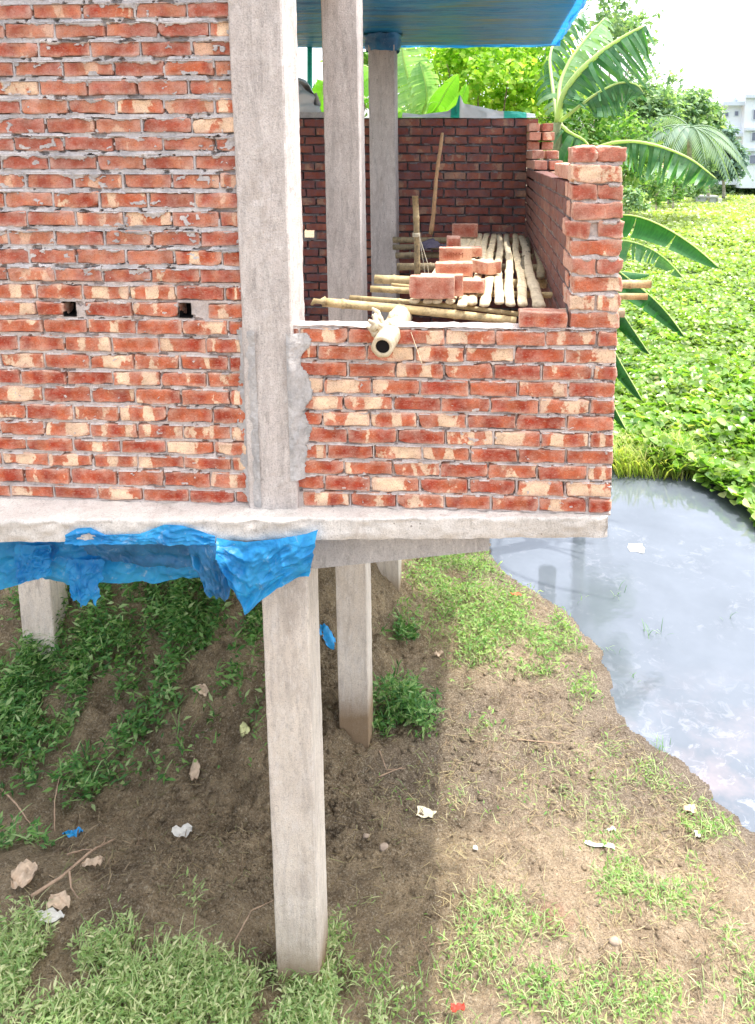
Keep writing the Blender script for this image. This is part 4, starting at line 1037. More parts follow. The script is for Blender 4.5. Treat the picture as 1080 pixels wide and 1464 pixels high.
# ------------------------------------------------------------------ ground vegetation by region
def region(px, py, ell, seed=0):
    d = np.zeros_like(px)
    for (cx, cy, rx, ry, w) in ell:
        q = ((px - cx) / rx) ** 2 + ((py - cy) / ry) ** 2
        d = np.maximum(d, w * np.clip(1.25 - q, 0, 1))
    return d
def scatter(N, x0, x1, y0, y1, ell, clump=3., seed=0, thr=.0):
    X = nr.uniform(x0, x1, N); Y = nr.uniform(y0, y1, N); Z = terrain(X, Y)
    px, py = proj(np.stack([X, Y, Z], 1))
    d = region(px, py, ell)
    c = fbm(X * clump, Y * clump, 0, 4, 60 + seed) * 1.5 + .52
    k = (nr.rand(N) < d * np.clip(c, 0, 1.2)) & (shoreX(Y) - X > .05)
    return np.stack([X[k], Y[k], Z[k]], 1)
# dark green weeds on the bank under the slab
E1 = [(60, 970, 135, 115, 1.2), (300, 890, 130, 80, 1.2), (150, 1010, 110, 75, 1.1), (60, 1090, 110, 75, .8), (320, 1060, 60, 50, .5), (350, 960, 50, 90, .7), (230, 950, 120, 60, .3), (200, 1080, 90, 50, .2), (110, 850, 200, 40, .5), (580, 1020, 52, 42, .75), (30, 1230, 50, 35, .8), (570, 905, 30, 18, .7), (200, 880, 60, 50, .3)]
P = scatter(230000, -4.2, .3, 4.3, 9.8, E1, 4.2, 1); n = len(P); print('weeds1', n)
P[:, 2] += nr.rand(n) * .22 * (fbm(P[:, 0] * 5, P[:, 1] * 5, 0, 2, 3) + .8)
V, Fc = kites(P, rdir(n, .4, .6), rdir(n, 1.5, .5), nr.uniform(.03, .10, n), nr.uniform(.012, .034, n), .2, .15)
tag(mesh_obj('bank_weeds', V, Fc, 'weed'), 'dark green leafy weeds on the shaded bank under the slab', 'weeds', None, 'stuff')
m = n // 4; q = P[nr.choice(n, m)]
tag(blade_obj('bank_stalks', [blades(q, rdir(m, 1., .9), nr.uniform(.06, .18, m), nr.uniform(.005, .011, m), .5)], 'weed'), 'thin arching green stalks among the bank weeds', 'weeds', None, 'stuff')
# foreground-left pale weeds
E2 = [(60, 1440, 330, 95, 2.8), (330, 1465, 250, 75, 2.6), (520, 1450, 80, 70, .9), (30, 1345, 60, 40, .8), (110, 1385, 90, 45, .9), (480, 1370, 40, 60, .6), (470, 1350, 60, 30, .6), (280, 1290, 20, 20, .4), (180, 1330, 20, 15, .4)]
P = scatter(110000, -2.9, .2, 2.9, 4.9, E2, 4.2, 2); n = len(P); print('weeds2', n)
P[:, 2] += nr.rand(n) ** 1.7 * .13
V, Fc = kites(P, rdir(n, .6, .6), rdir(n, 1.5, .6), nr.uniform(.02, .06, n), nr.uniform(.006, .016, n), .2, .2)
tag(mesh_obj('foreground_weeds', V, Fc, 'weed_pale'), 'pale narrow-leaved weeds along the near edge of the mud', 'weeds', None, 'stuff')
nb = n // 9; idx = nr.choice(n, nb); Pb = P[idx]
parts = [blades(Pb, rdir(nb, 1.3, .9), nr.uniform(.05, .15, nb), nr.uniform(.003, .006, nb), .5)]
# right bank: grasses, green and straw
E3 = [(650, 830, 90, 50, 1.25), (720, 900, 125, 58, 1.3), (790, 935, 75, 40, 1.1), (670, 960, 50, 30, .9), (700, 1050, 35, 20, .6), (890, 1190, 80, 35, .4), (930, 1265, 85, 55, 1.), (710, 1370, 115, 95, 1.2), (640, 1420, 90, 70, 1.2), (880, 1420, 160, 60, .9), (1020, 1360, 60, 60, .6),
      (820, 1100, 60, 30, .15), (1000, 1160, 40, 30, .5), (740, 1130, 200, 60, .05), (620, 1330, 60, 60, .7), (540, 1360, 60, 80, .5), (1060, 1430, 60, 60, .7), (800, 1345, 50, 30, .15), (880, 1060, 30, 25, .6), (950, 1110, 50, 30, .7), (1015, 1170, 50, 35, 1.), (840, 990, 30, 40, .5), (860, 1140, 130, 30, .35), (600, 880, 40, 40, .6)]
P = scatter(120000, -.9, 3.4, 2.9, 9.5, E3, 3.0, 3); n = len(P); print('grass3', n)
h = nr.rand(n); sz = np.where(P[:, 1] > 6, 1.3, 1.)
parts2 = [blades(P[h < .6], rdir((h < .6).sum(), 1., .9), nr.uniform(.03, .12, (h < .6).sum()), nr.uniform(.003, .0065, (h < .6).sum()), .55)]
q = P[h >= .6].copy(); m = len(q); q[:, 2] += nr.rand(m) * np.where(q[:, 1] > 6, .13, .05)
tag(blade_obj('bank_grass', parts + parts2, 'weed_pale'), 'tufts of green and straw-coloured grass on the sunlit bank', 'grass', None, 'stuff')
V, Fc = kites(q, rdir(m, .5, .6), rdir(m, 1.5, .5), nr.uniform(.02, .055, m) * np.where(q[:, 1] > 6, 1.5, 1.), nr.uniform(.008, .018, m) * np.where(q[:, 1] > 6, 1.5, 1.), .2, .15)
mk = M['weed_bank'] = m_leaf('bank_leaf', [(.10, .23, .05), (.19, .33, .08), (.32, .42, .14)], .35, .5)
tag(mesh_obj('bank_creepers', V, Fc, 'weed_bank'), 'small green creeping leaves scattered over the sunlit bank', 'weeds', None, 'stuff')
# dry straw lying
E4 = [(800, 1180, 330, 260, .5), (900, 1330, 220, 150, .6), (450, 1000, 150, 130, .15), (300, 1300, 300, 150, .12), (150, 1150, 200, 140, .12), (650, 1080, 100, 100, .3)]
P = scatter(30000, -3, 3.4, 2.9, 9, E4, 2.2, 4); n = len(P); P[:, 2] += .008; print('straw', n)
tag(blade_obj('straw', [blades(P, rdir(n, .12, .15), nr.uniform(.02, .13, n), nr.uniform(.002, .005, n), .25)], 'weed_dry'), 'dry straw and dead stems littering the mud', 'straw', None, 'stuff')
M['dead'] = m_leaf('dead_stems', [(.10, .07, .045), (.2, .14, .09), (.32, .24, .15), (.14, .15, .06)], .15, .8)
P = scatter(60000, -3, 3.6, 2.9, 9, [(800, 1120, 260, 120, .5), (960, 1180, 130, 90, 1.), (900, 1330, 200, 110, .7), (760, 900, 150, 80, .6), (200, 1150, 260, 150, .35), (480, 1000, 100, 150, .3), (700, 1380, 150, 80, .6)], 3.2, 9); n = len(P); P[:, 2] += .006
tag(blade_obj('dead_stems', [blades(P, rdir(n, .25, .25), nr.uniform(.02, .10, n), nr.uniform(.003, .007, n), .35)], 'dead'), 'dark withered stems and leaf bits over the mud', 'dead stems', None, 'stuff')
# clods
P = scatter(60000, -3, 3.2, 3, 9, [(300, 1150, 420, 300, .9), (800, 1200, 300, 260, .35), (480, 1000, 120, 120, .4)], 3., 6); n = len(P)
ico = bmesh.new(); bmesh.ops.create_icosphere(ico, subdivisions=1, radius=1); iv = np.array([v.co[:] for v in ico.verts]); ifc = np.array([[v.index for v in f.verts] for f in ico.faces]); ico.free()
s = nr.uniform(.004, .020, n) * (nr.rand(n) ** 1.5 * 1.2 + .3)
V = (iv[None] * (1 + .3 * nr.uniform(-1, 1, (n, len(iv), 1))) * s[:, None, None] * np.array([1.2, 1, .7]) + P[:, None, :]).reshape(-1, 3)
Fc = (ifc[None] + (np.arange(n) * len(iv))[:, None, None]).reshape(-1, 3)
tag(mesh_obj('mud_clods', V, Fc, 'ground'), 'small clods of dried mud over the ground', 'clods', None, 'stuff')

# ------------------------------------------------------------------ banana plants
def m_banana(name, a, b, pale=(.5, .6, .35)):
    n = NT(name); bl = n.attr('bl'); sep = n.n('ShaderNodeSeparateXYZ', Vector=bl)
    st = n.noise(n.mapping(bl, (60, 1.5, 1)), 1., 4., .6)
    c = n.ramp(st, [(.3, a), (.7, b)])
    c = n.mix(n.ramp(n.noise(bl, 2.5, 3.), [(.4, 0.), (.8, .5)]), c, pale)
    c = n.mix(n.ramp(n.math('ABSOLUTE', sep.outputs[1]), [(.015, 1.), (.04, 0.)]), c, (.6, .68, .35))
    s = n.bsdf(c, .4, n.bump(st, .4, .01), .4); t_ = n.n('ShaderNodeBsdfTranslucent', Color=n.mix(1., c, (1.5, 1.7, .6), 'MULTIPLY')).outputs[0]
    return n.done(n.n('ShaderNodeMixShader', i0=.35, i1=s, i2=t_).outputs[0])
M['ban_dark'] = m_banana('banana_leaf_dark', (.015, .10, .02), (.04, .20, .04), (.06, .22, .05))
M['ban_mid'] = m_banana('banana_leaf_mid', (.03, .14, .05), (.09, .25, .10), (.28, .40, .22))
M['ban_pale'] = m_banana('banana_leaf_pale', (.15, .33, .14), (.34, .5, .28), (.6, .7, .5))
M['ban_bright'] = m_banana('banana_leaf_bright', (.16, .42, .04), (.26, .52, .08), (.3, .56, .1))
M['ban_stem'] = m_simple('banana_stem', (.26, .3, .14), .6, .4, 9)
def banana_leaf(pts, width, droopL, droopR, tear, mat, parent, seed, side=None, petiole=.12, w0=.35, name='leaf', gap=.25):
    P = np.array(pts, float); k = np.concatenate([[0], np.cumsum(np.linalg.norm(np.diff(P, axis=0), axis=1))]); L = k[-1]
    n = max(40, int(L / .022)); s = np.linspace(0, L, n)
    # smooth (quadratic-ish) interpolation
    C = np.stack([np.interp(s, k, P[:, a]) for a in range(3)], 1)
    for _ in range(int(n * .5)): C[1:-1] = .25 * C[:-2] + .5 * C[1:-1] + .25 * C[2:]
    T = np.gradient(C, axis=0); T /= np.linalg.norm(T, axis=1)[:, None]
    rr = random.Random(seed); mb = MB()
    up = np.array([0, 0, 1.])
    for sd, dr in ((1, droopL), (-1, droopR)):
        if dr is None: continue
        i = int(n * petiole)
        while i < n - 2:
            seg = max(2, int(n * rr.uniform(.01, .05) / max(.15, tear))) if tear < 1.5 else rr.randint(2, 4)
            j = min(n - 1, i + seg)
            dd = dr + rr.uniform(-1, 1) * .28 * tear; sh = rr.uniform(-.1, .25) * tear * .5; ln = 1 + rr.uniform(-.12, .05) * tear
            V = []; B = []; m = 5
            rowsn = range(i, j + 1)
            for a_, q in enumerate(rowsn):
                f = s[q] / L; f2 = (f - petiole) / (1 - petiole)
                wd = width * (w0 + (1 - w0) * math.sin(min(1, f2 / .35) * math.pi / 2)) * (1 - max(0, (f2 - .5) / .5) ** 2.2) ** .6
                S = np.cross(T[q], up) if side is None else np.array(side, float); S = S - T[q] * S.dot(T[q]); S /= max(np.linalg.norm(S), 1e-5)
                Nn = np.cross(S, T[q]); 
                if Nn[2] < 0: Nn = -Nn
                # narrow each strip towards its free end
                e = 0 if j == i + 1 else (a_ / (j - i) - .5)
                for c in range(m):
                    v = c / (m - 1); ang = dd + (.55 * v * (1 if dr > .2 else .3))
                    q3 = C[q] + sd * S * math.cos(ang) * wd * v * ln - Nn * math.sin(ang) * wd * v * ln + T[q] * (sh * wd * v - e * gap * tear * v * (s[j] - s[i]))
                    q3[2] -= .03 * v * v * wd
                    V.append(q3); B.append((s[q] + sd * 10 * 0 + sd * seed, v * sd if c else 0.0, v))
            r_ = len(rowsn)
            mb.add(V, grid_faces(r_, m), 0, bl=np.array(B), br=np.zeros(len(V)), ed=np.ones(len(V)), bd=np.zeros(len(V)))
            i = j
    V, Fc = tube(C[::3], np.linspace(.022, .006, len(C[::3])) * (width / .3), 6); bl = np.zeros((len(V), 3)); bl[:, 0] = V[:, 0]
    mb.add(V, Fc, 0, bl=bl, br=np.zeros(len(V)), ed=np.ones(len(V)), bd=np.zeros(len(V)))
    return mb.build(name, mat, parent, True)
def L3(pts): return [PD(a, b, d) for a, b, d in pts]
def stem(base, top, r, parent, name='trunk'):
    b, t_ = np.array(base, float), np.array(top, float)
    V, Fc = tube([b + (t_ - b) * f for f in np.linspace(0, 1, 10)], np.linspace(r, r * .55, 10), 12, True, .008, 3); return mesh_obj(name, V, Fc, 'ban_stem', parent, True)
# plant low behind the pier
c = PD(842, 330, 15.13); base = np.array([c[0], c[1], -.1])
t = thing('banana_plant', 'banana plant behind the pier whose long dark leaves droop over the hyacinth', 'banana plant', base)
stem(base, c, .11, t)
K = c
banana_leaf([K] + L3([(870, 308, 9.36), (905, 303, 9.20), (955, 325, 8.89), (1000, 355, 8.74), (1030, 384, 8.58)]), .36, None, 1.45, .25, 'ban_dark', t, 1, petiole=.15, w0=.7)
banana_leaf([K] + L3([(860, 345, 9.98), (890, 340, 10.14), (930, 352, 10.14), (958, 372, 10.14), (978, 398, 9.98)]), .36, None, 1.3, 1.1, 'ban_mid', t, 2, petiole=.15, w0=.8)
banana_leaf([K] + L3([(862, 370, 10.30), (895, 395, 10.45), (935, 425, 10.45), (962, 455, 10.45), (980, 482, 10.30)]), .34, 1.1, 1.35, .5, 'ban_dark', t, 3, petiole=.1, w0=.7)
banana_leaf([K] + L3([(862, 400, 9.98), (885, 440, 9.98), (905, 470, 9.83), (930, 507, 9.67)]), .30, .9, 1.3, .5, 'ban_dark', t, 4, petiole=.1, w0=.7)
banana_leaf([K] + L3([(858, 440, 9.83), (876, 500, 9.67), (898, 535, 9.52), (920, 574, 9.36)]), .30, .8, 1.3, .3, 'ban_dark', t, 5, petiole=.1, w0=.7)
banana_leaf([K] + L3([(855, 480, 9.67), (868, 560, 9.52), (882, 590, 9.36), (897, 616, 9.20)]), .28, .8, 1.3, .3, 'ban_dark', t, 6, petiole=.1, w0=.7)
banana_leaf([K] + L3([(862, 385, 10.76), (890, 388, 10.92), (930, 392, 11.08)]), .25, .5, 1.2, .3, 'ban_dark', t, 7, petiole=.1, w0=.7)
# tall plant behind the pier to the upper right
c = PD(798, 175, 9.5); base = np.array([c[0], c[1], -.1])
t = thing('banana_plant', 'tall banana plant with torn silvery leaves rising above the side wall into the sky', 'banana plant', base)
stem(base, c, .12, t); K = c
banana_leaf([K] + L3([(806, 132, 9.4), (830, 100, 9.3), (862, 72, 9.2), (895, 50, 9.1), (925, 35, 9.0)]), .75, .9, 1.4, 1.8, 'ban_mid', t, 11, petiole=.12)
banana_leaf([K] + L3([(800, 118, 9.9), (815, 85, 10.), (840, 52, 10.1), (868, 22, 10.2)]), .48, .6, .5, 1.7, 'ban_pale', t, 12, petiole=.12)
banana_leaf([K] + L3([(818, 160, 9.2), (850, 135, 9.), (885, 116, 8.9), (915, 118, 8.8), (922, 135, 8.8)]), .36, 1.2, 1.35, .8, 'ban_mid', t, 13, petiole=.4, w0=.6)
banana_leaf([K] + L3([(790, 120, 10.), (785, 80, 10.3), (800, 40, 10.6), (835, 15, 10.9)]), .42, .8, .8, 1.6, 'ban_mid', t, 14)
banana_leaf([K] + L3([(815, 190, 9.4), (838, 200, 9.4), (850, 225, 9.3)]), .4, .9, 1.0, 1.5, 'ban_mid', t, 15)
# leaf reaching right above the pier
c = PD(845, 215, 10.6); base = np.array([c[0], c[1], -.1])
t = thing('banana_plant', 'banana plant behind the pier top with one long ragged leaf reaching over the pond', 'banana plant', base)
stem(base, c, .10, t); K = c
banana_leaf([K] + L3([(875, 203, 10.45), (910, 201, 10.32), (950, 210, 10.19), (990, 227, 10.06), (1028, 258, 9.93)]), .46, 1.3, 1.45, 1.8, 'ban_mid', t, 21, petiole=.1, w0=.75)
banana_leaf([K] + L3([(805, 180, 10.58), (790, 172, 10.45), (783, 196, 10.32)]), .22, .3, .3, .1, 'ban_bright', t, 22, w0=.8)
# plants behind the back wall
c = PD(600, 175, 10.6); base = np.array([c[0], c[1], 0])
t = thing('banana_plant', 'pale banana plant standing behind the far column, its leaves folded against the wall top', 'banana plant', base)
stem(base, c, .11, t); K = c
banana_leaf([K] + L3([(590, 130, 10.5), (578, 90, 10.4), (572, 40, 10.3)]), .42, .2, .3, .7, 'ban_pale', t, 31, side=(1, 0, 0))
banana_leaf([K] + L3([(612, 140, 10.3), (606, 105, 10.2), (600, 88, 10.2)]), .34, .3, .3, .5, 'ban_pale', t, 32, side=(1, 0, .1))
banana_leaf([K] + L3([(625, 155, 10.), (640, 125, 9.9), (655, 105, 9.8)]), .26, .3, .4, .2, 'ban_bright', t, 33, side=(1, 0, 0))
banana_leaf([K] + L3([(560, 140, 10.9), (530, 95, 11), (510, 90, 11.1)]), .36, .5, .6, .6, 'ban_bright', t, 34)
banana_leaf([K] + L3([(640, 160, 9.7), (663, 140, 9.6), (668, 118, 9.6)]), .18, .4, .4, .2, 'ban_bright', t, 35, side=(1, 0, 0))
c = PD(455, 175, 11.); base = np.array([c[0], c[1], 0])
t = thing('banana_plant', 'bright green banana plant glimpsed between the front and middle columns', 'banana plant', base)
stem(base, c, .1, t); K = c
banana_leaf([K] + L3([(458, 150, 10.9), (462, 125, 10.8), (470, 110, 10.8)]), .3, .6, .6, .4, 'ban_bright', t, 41, side=(1, 0, 0))
banana_leaf([K] + L3([(480, 150, 10.9), (510, 130, 10.8), (526, 140, 10.8)]), .3, .6, .6, .4, 'ban_bright', t, 42)

# ------------------------------------------------------------------ trees
def tree(name, label, base, height, blobs, n, leaf, mat, tmat, seed, group=None, long=1.6, trunk_r=.12, branches=5, sparse=.0, shell=.55):
    t_ = thing(name, label, 'tree', base, group); rr = random.Random(seed); rs = np.random.RandomState(seed)
    B = [(np.array(c), np.array(r)) for c, r in blobs]
    mb = MB(); b0 = np.array(base, float); allc = np.mean([c for c, r in B], axis=0); fork = b0 + (allc - b0) * .5
    P = [b0 + (fork - b0) * f + np.array([.04 * math.sin(f * 5), 0, 0]) for f in np.linspace(0, 1, 7)]
    V, Fc = tube(P, np.linspace(trunk_r, trunk_r * .7, 7), 9, True, .01, seed); mb.add(V, Fc)
    for c, r in B:
        for k in range(max(1, branches // 2)):
            e = c + r * np.array([rr.uniform(-.5, .5), rr.uniform(-.5, .5), rr.uniform(-.2, .5)]); mid = (fork + e) / 2 + np.array([0, 0, .1 * height * rr.uniform(-.3, .8)])
            ts = np.linspace(0, 1, 7)[:, None]; Q = (1 - ts) ** 2 * fork + 2 * ts * (1 - ts) * mid + ts ** 2 * e
            V, Fc = tube(Q, np.linspace(trunk_r * .5, trunk_r * .08, 7), 6); mb.add(V, Fc)
    mb.build('trunk', tmat, t_, True)
    # clumps
    vol = np.array([np.prod(r) ** .7 for c, r in B]); vol /= vol.sum(); Pl = []; Nl = []
    for (c, r), w_ in zip(B, vol):
        m = int(n * w_); nc = max(6, m // 38); d = rs.normal(size=(nc, 3)); d /= np.linalg.norm(d, axis=1)[:, None]
        rad = shell + (1 - shell) * rs.rand(nc) ** .5; rad *= 1 + .22 * rs.normal(size=nc)
        cc = c + d * r * rad[:, None]
        pick = rs.randint(0, nc, m); sp = np.mean(r) * .22
        p = cc[pick] + rs.normal(size=(m, 3)) * sp * np.array([1, 1, .6]); Pl.append(p); Nl.append(d[pick] + rs.normal(size=(m, 3)) * .6 + np.array([0, 0, .7]))
    Pl = np.concatenate(Pl); Nl = np.concatenate(Nl); m = len(Pl)
    D = rs.normal(size=(m, 3)); D[:, 2] = D[:, 2] * .5 - .35
    Ls = leaf * rs.uniform(.6, 1.4, m)
    V, Fc = kites(Pl, D, Nl, Ls * long / 1.3, Ls / long * 1.3, .18, .1)
    mesh_obj('crown', V, Fc, mat, t_)
    return t_
M['lf_lime'] = m_leaf('leaf_lime', [(.16, .34, .03), (.26, .46, .05), (.38, .55, .09), (.5, .58, .16)], .5, .45)
M['lf_green'] = m_leaf('leaf_green', [(.05, .15, .03), (.1, .24, .05), (.18, .33, .08), (.3, .42, .14)], .4, .5)
M['lf_hazy'] = m_leaf('leaf_hazy', [(.09, .18, .11), (.16, .28, .15), (.25, .38, .20), (.38, .50, .28)], .4, .6)  # distance haze put into the leaf colour, paler and greyer
M['lf_blue'] = m_leaf('leaf_far', [(.10, .18, .17), (.15, .25, .22), (.22, .34, .27)], .3, .6)  # bluish distance haze coloured into the leaves
M['bark'] = m_simple('bark', (.2, .15, .1), .9, .4, 12)
M['bark_pale'] = m_simple('bark_hazy', (.4, .36, .3), .9, .3, 5)  # bark paled to carry painted haze
def BL(px, py, D, rx, ry=None, rd=None):
    c = PD(px, py, D); s = D / F; return (c, (rx * s, (rd or rx) * s, (ry or rx) * s))
# lime tree behind the back wall
c = PD(700, 150, 11.5)
tree('leafy_tree', 'broad leafy tree with sunlit lime-green leaves just behind the back wall', (c[0], c[1], -.1), 5.5, [BL(640, 105, 11.5, 60, 50), BL(710, 100, 11.8, 70, 60), BL(775, 110, 12., 60, 60), BL(600, 140, 12.5, 50, 50), BL(690, 60, 12.6, 90, 40), BL(740, 150, 12.6, 60, 45)], 9000, .085, 'lf_lime', 'bark', 1, None, 1.35, .08)
c = PD(835, 180, 13)
tree('leafy_tree', 'smaller green tree under the torn banana leaves, right of the side wall end', (c[0], c[1], -.1), 5, [BL(805, 195, 12.5, 40, 35), BL(845, 180, 13, 50, 45), BL(880, 190, 13.5, 40, 40), BL(905, 235, 14, 30, 30), BL(820, 150, 14, 50, 50)], 6500, .075, 'lf_green', 'bark', 2, None, 1.7, .07)
c = PD(872, 90, 22)
tree('slender_tree', 'sparse feathery treetop showing pale against the sky behind the banana leaves', (c[0], c[1], -.1), 12, [BL(885, 25, 22, 45, 50), BL(860, 60, 22, 30, 30), BL(905, 50, 22, 25, 30)], 1100, .13, 'lf_hazy', 'bark_pale', 3, None, 1.8, .08, shell=.3)
c = PD(470, 120, 16)
tree('leafy_tree', 'small dark green tree glimpsed behind the gap between the columns', (c[0], c[1], -.1), 5, [BL(470, 135, 16, 28, 30), BL(530, 120, 16, 25, 50), BL(500, 80, 17, 30, 20)], 1500, .1, 'lf_green', 'bark', 31)
# far trees on the right
far = [('mid green tree with arching bamboo-like sprays left of the far coconut palm', [(900, 165, 62, 42, 52), (925, 195, 62, 35, 45), (935, 150, 63, 32, 30)], 'lf_hazy', 6500, .36),
       ('tallest round-topped far tree behind the coconut palm', [(960, 155, 74, 38, 30), (992, 150, 74, 24, 22), (975, 190, 74, 36, 38)], 'lf_hazy', 6500, .38),
       ('bright green spiky far tree beside the white building', [(1016, 168, 80, 13, 28), (1008, 205, 80, 18, 34)], 'lf_hazy', 2400, .42),
       ('bluish dark far tree standing in front of the white building', [(1038, 200, 84, 14, 16), (1042, 225, 84, 20, 22), (1028, 240, 84, 22, 14)], 'lf_blue', 3600, .42)]
for i, (lb, bs, mt, n, lf) in enumerate(far):
    c = PD(bs[0][0], 230, bs[0][2]); tree('far_tree', lb, (c[0], c[1], -.1), 9, [BL(a, b, d, rx, ry) for a, b, d, rx, ry in bs], n, lf, mt, 'bark_pale', 50 + i, 'trees on the far bank', 1.8, .2)
for i, (px, py, D, rx, ry, lb, mt, n) in enumerate([(915, 262, 42, 34, 26, 'low hazy green shrub mass on the bank right of the pier', 'lf_hazy', 2600), (950, 262, 52, 30, 24, 'rounded shrub behind the slim sapling on the bank', 'lf_hazy', 1900),
                               (905, 235, 30, 16, 12, 'bright lime shrub just beside the pier top', 'lf_lime', 700), (985, 262, 60, 22, 18, 'bushy clump beside the mud heap', 'lf_hazy', 1400), (900, 285, 36, 22, 16, 'low shrub spilling to the hyacinth next to the pier', 'lf_hazy', 1300)]):
    c = PD(px, py, D); tree('shrub', lb, (c[0], c[1], c[2] - ry * D / F), 2, [BL(px, py, D, rx, ry), BL(px + rx * .6, py + ry * .3, D, rx * .6, ry * .6)], n, .16 * D / 40, mt, 'bark_pale', 70 + i, 'shrubs on the far bank', 1.7, .05)
# saplings
for i, (px, py, D, lb) in enumerate([(938, 300, 40, 'slim sapling with a bare stem standing at the hyacinth edge'), (962, 298, 45, 'drooping dark sapling leaning over the hyacinth edge')]):
    c = PD(px, py, D); top = PD(px + 2, 232, D); s = D / F
    tree('sapling', lb, tuple(c), 2.4, [BL(px, 252, D, 12, 14), BL(px + 4, 276, D, 9, 14)], 260, .2, 'lf_green', 'bark_pale', 90 + i, 'saplings at the hyacinth edge', 2.2, .07)
# coconut palm
c = PD(987, 182, 57); base = PD(985, 268, 57)
t = thing('coconut_palm', 'hazy coconut palm with arching fronds in front of the far trees', 'palm', base)
V, Fc = tube([base + (c - base) * f for f in np.linspace(0, 1, 8)], np.linspace(.22, .15, 8), 8); mesh_obj('trunk', V, Fc, 'bark_pale', t, True)
M['palm'] = m_leaf('palm_hazy', [(.13, .21, .16), (.20, .30, .22), (.28, .38, .25)], .3, .6)  # frond green paled with painted haze
rr = random.Random(9)
for k in range(15):
    az = k / 15 * 2 * math.pi + rr.uniform(-.2, .2); el = rr.uniform(-.1, 1.0); Lf = rr.uniform(3.8, 5.0)
    s = np.linspace(0, 1, 26); hd = np.array([math.cos(az), math.sin(az), 0]); C = c + hd * (Lf * s * math.cos(el * .7))[:, None] + np.array([0, 0, 1.]) * (Lf * (math.sin(el) * s - .85 * s ** 2.2))[:, None]
    T = np.gradient(C, axis=0); T /= np.linalg.norm(T, axis=1)[:, None]; S = np.cross(T, [0, 0, 1.]); S /= np.linalg.norm(S, axis=1)[:, None]
    Pl = np.concatenate([C[2:], C[2:]]); D = np.concatenate([T[2:] * .5 + S[2:] * .7, T[2:] * .5 - S[2:] * .7]) + np.array([0, 0, -.75])
    ll = np.concatenate([np.sin(s[2:] * math.pi * .85 + .35)] * 2) * 1.2
    V, Fc = kites(Pl, D, np.tile([0, 0, 1.], (len(Pl), 1)), np.abs(ll) + .1, np.full(len(Pl), .17), .1)
    Vt, Ft = tube(C[::3], np.linspace(.07, .02, len(C[::3])), 4); Ft = np.array([f for f in Ft if len(f) == 4])
    Ft = np.concatenate([Ft[:, [0, 1, 2]], Ft[:, [0, 2, 3]]]) + len(V)
    mesh_obj('frond', np.concatenate([V, Vt]), np.concatenate([Fc, Ft]), 'palm', t)

# ------------------------------------------------------------------ white building far right
def white_building():
    D = 96; s = D / F; t_ = thing('white_building', 'white concrete building of three storeys with flat roof ledges and dark windows beyond the trees', 'building', PD(1075, 262, D))
    wall = m_simple('white_paint_far', (.78, .82, .88), .8, .06, .5); ledge = m_simple('ledge_far', (.62, .68, .76), .8, .08, .5); dk = m_simple('far_window_glass', (.20, .22, .30), .4, .2, 1)
    def q(px, py): return PD(px, py, D)
    def box(name, px0, py0, px1, py1, dep, mat, off=0., parent=t_):
        a, b = q(px0, py0), q(px1, py1); x0, x1 = a[0], b[0]; y = (a[1] + b[1]) / 2 + off; mb_ = MB(); mb_.box(x0, x1, y, y + dep, b[2], a[2]); return mb_.build(name, mat, parent)
    box('wall', 1036, 148, 1068, 192, 8, wall); box('wall', 1062, 138, 1130, 268, 10, wall, -1.5); box('wall', 1040, 192, 1064, 264, 8, wall, .3)
    for py in (146, 190): box('roof_ledge', 1032, py, 1072, py + 5, 9.5, ledge, -1.0)
    for py in (137, 183, 212): box('roof_ledge', 1060, py, 1132, py + 4, 11, ledge, -2.1)
    box('parapet', 1052, 138, 1062, 146, 1.5, ledge, 2)
    for (a, b, c_, d) in ((1071, 157, 1082, 172), (1050, 158, 1056, 166), (1069, 189, 1080, 202), (1066, 221, 1076, 234), (1036, 160, 1042, 167), (1092, 157, 1104, 172), (1092, 189, 1104, 202)):
        off = -1.62 if a > 1060 else -.12
        w_ = box('window', a, b, c_, d, .2, ledge, off); box('pane', a + 1, b + 1, c_ - 1, d - 1, .1, dk, off - .06, None).parent = w_
        for ch in w_.children: ch.matrix_parent_inverse = Matrix.Identity(4)
white_building()
# mud heap and the grey tank by it
c = PD(958, 292, 80); U, W = np.meshgrid(np.linspace(-1, 1, 30), np.linspace(-1, 1, 30), indexing='ij')
zz = np.clip(1 - U ** 2 - W ** 2, 0, 1) ** .6 * 1.1 * (1 + .4 * fbm(U * 3, W * 3, 0, 3, 2)); bz = PD(958, 298, 80)[2]
tag(mesh_obj('earth_heap', np.stack([c[0] + U * 3.6, c[1] + W * 3, bz - .5 + zz], -1).reshape(-1, 3), grid_faces(30, 30), m_simple('pink_earth', (.66, .5, .42), .9, .2, 2), None, True), 'low heap of pinkish earth on the far side of the hyacinth', 'earth heap')
t = thing('pump_house', 'tiny grey masonry pump house with a pale post beside the earth heap', 'hut', PD(1012, 298, 80))
a, b = PD(1000, 282, 80), PD(1024, 297, 80); mb = MB(); mb.box(a[0], b[0], a[1], a[1] + 2, b[2] - .3, a[2]); mb.build('wall', m_simple('far_grey', (.42, .43, .46), .9, .2, 2), t)
mb = MB(); mb.box(a[0] - .15, b[0] + .2, a[1] - .15, a[1] + 2.2, a[2] + .003, a[2] + .15); mb.build('roof', m_simple('far_roof', (.5, .5, .5), .9), t)
a, b = PD(1026, 283, 80), PD(1031, 299, 80); mb = MB(); mb.box(a[0], b[0], a[1] - .3, a[1] + .2, b[2] - .3, a[2]); mb.build('post', m_simple('far_post', (.7, .68, .62)), t)
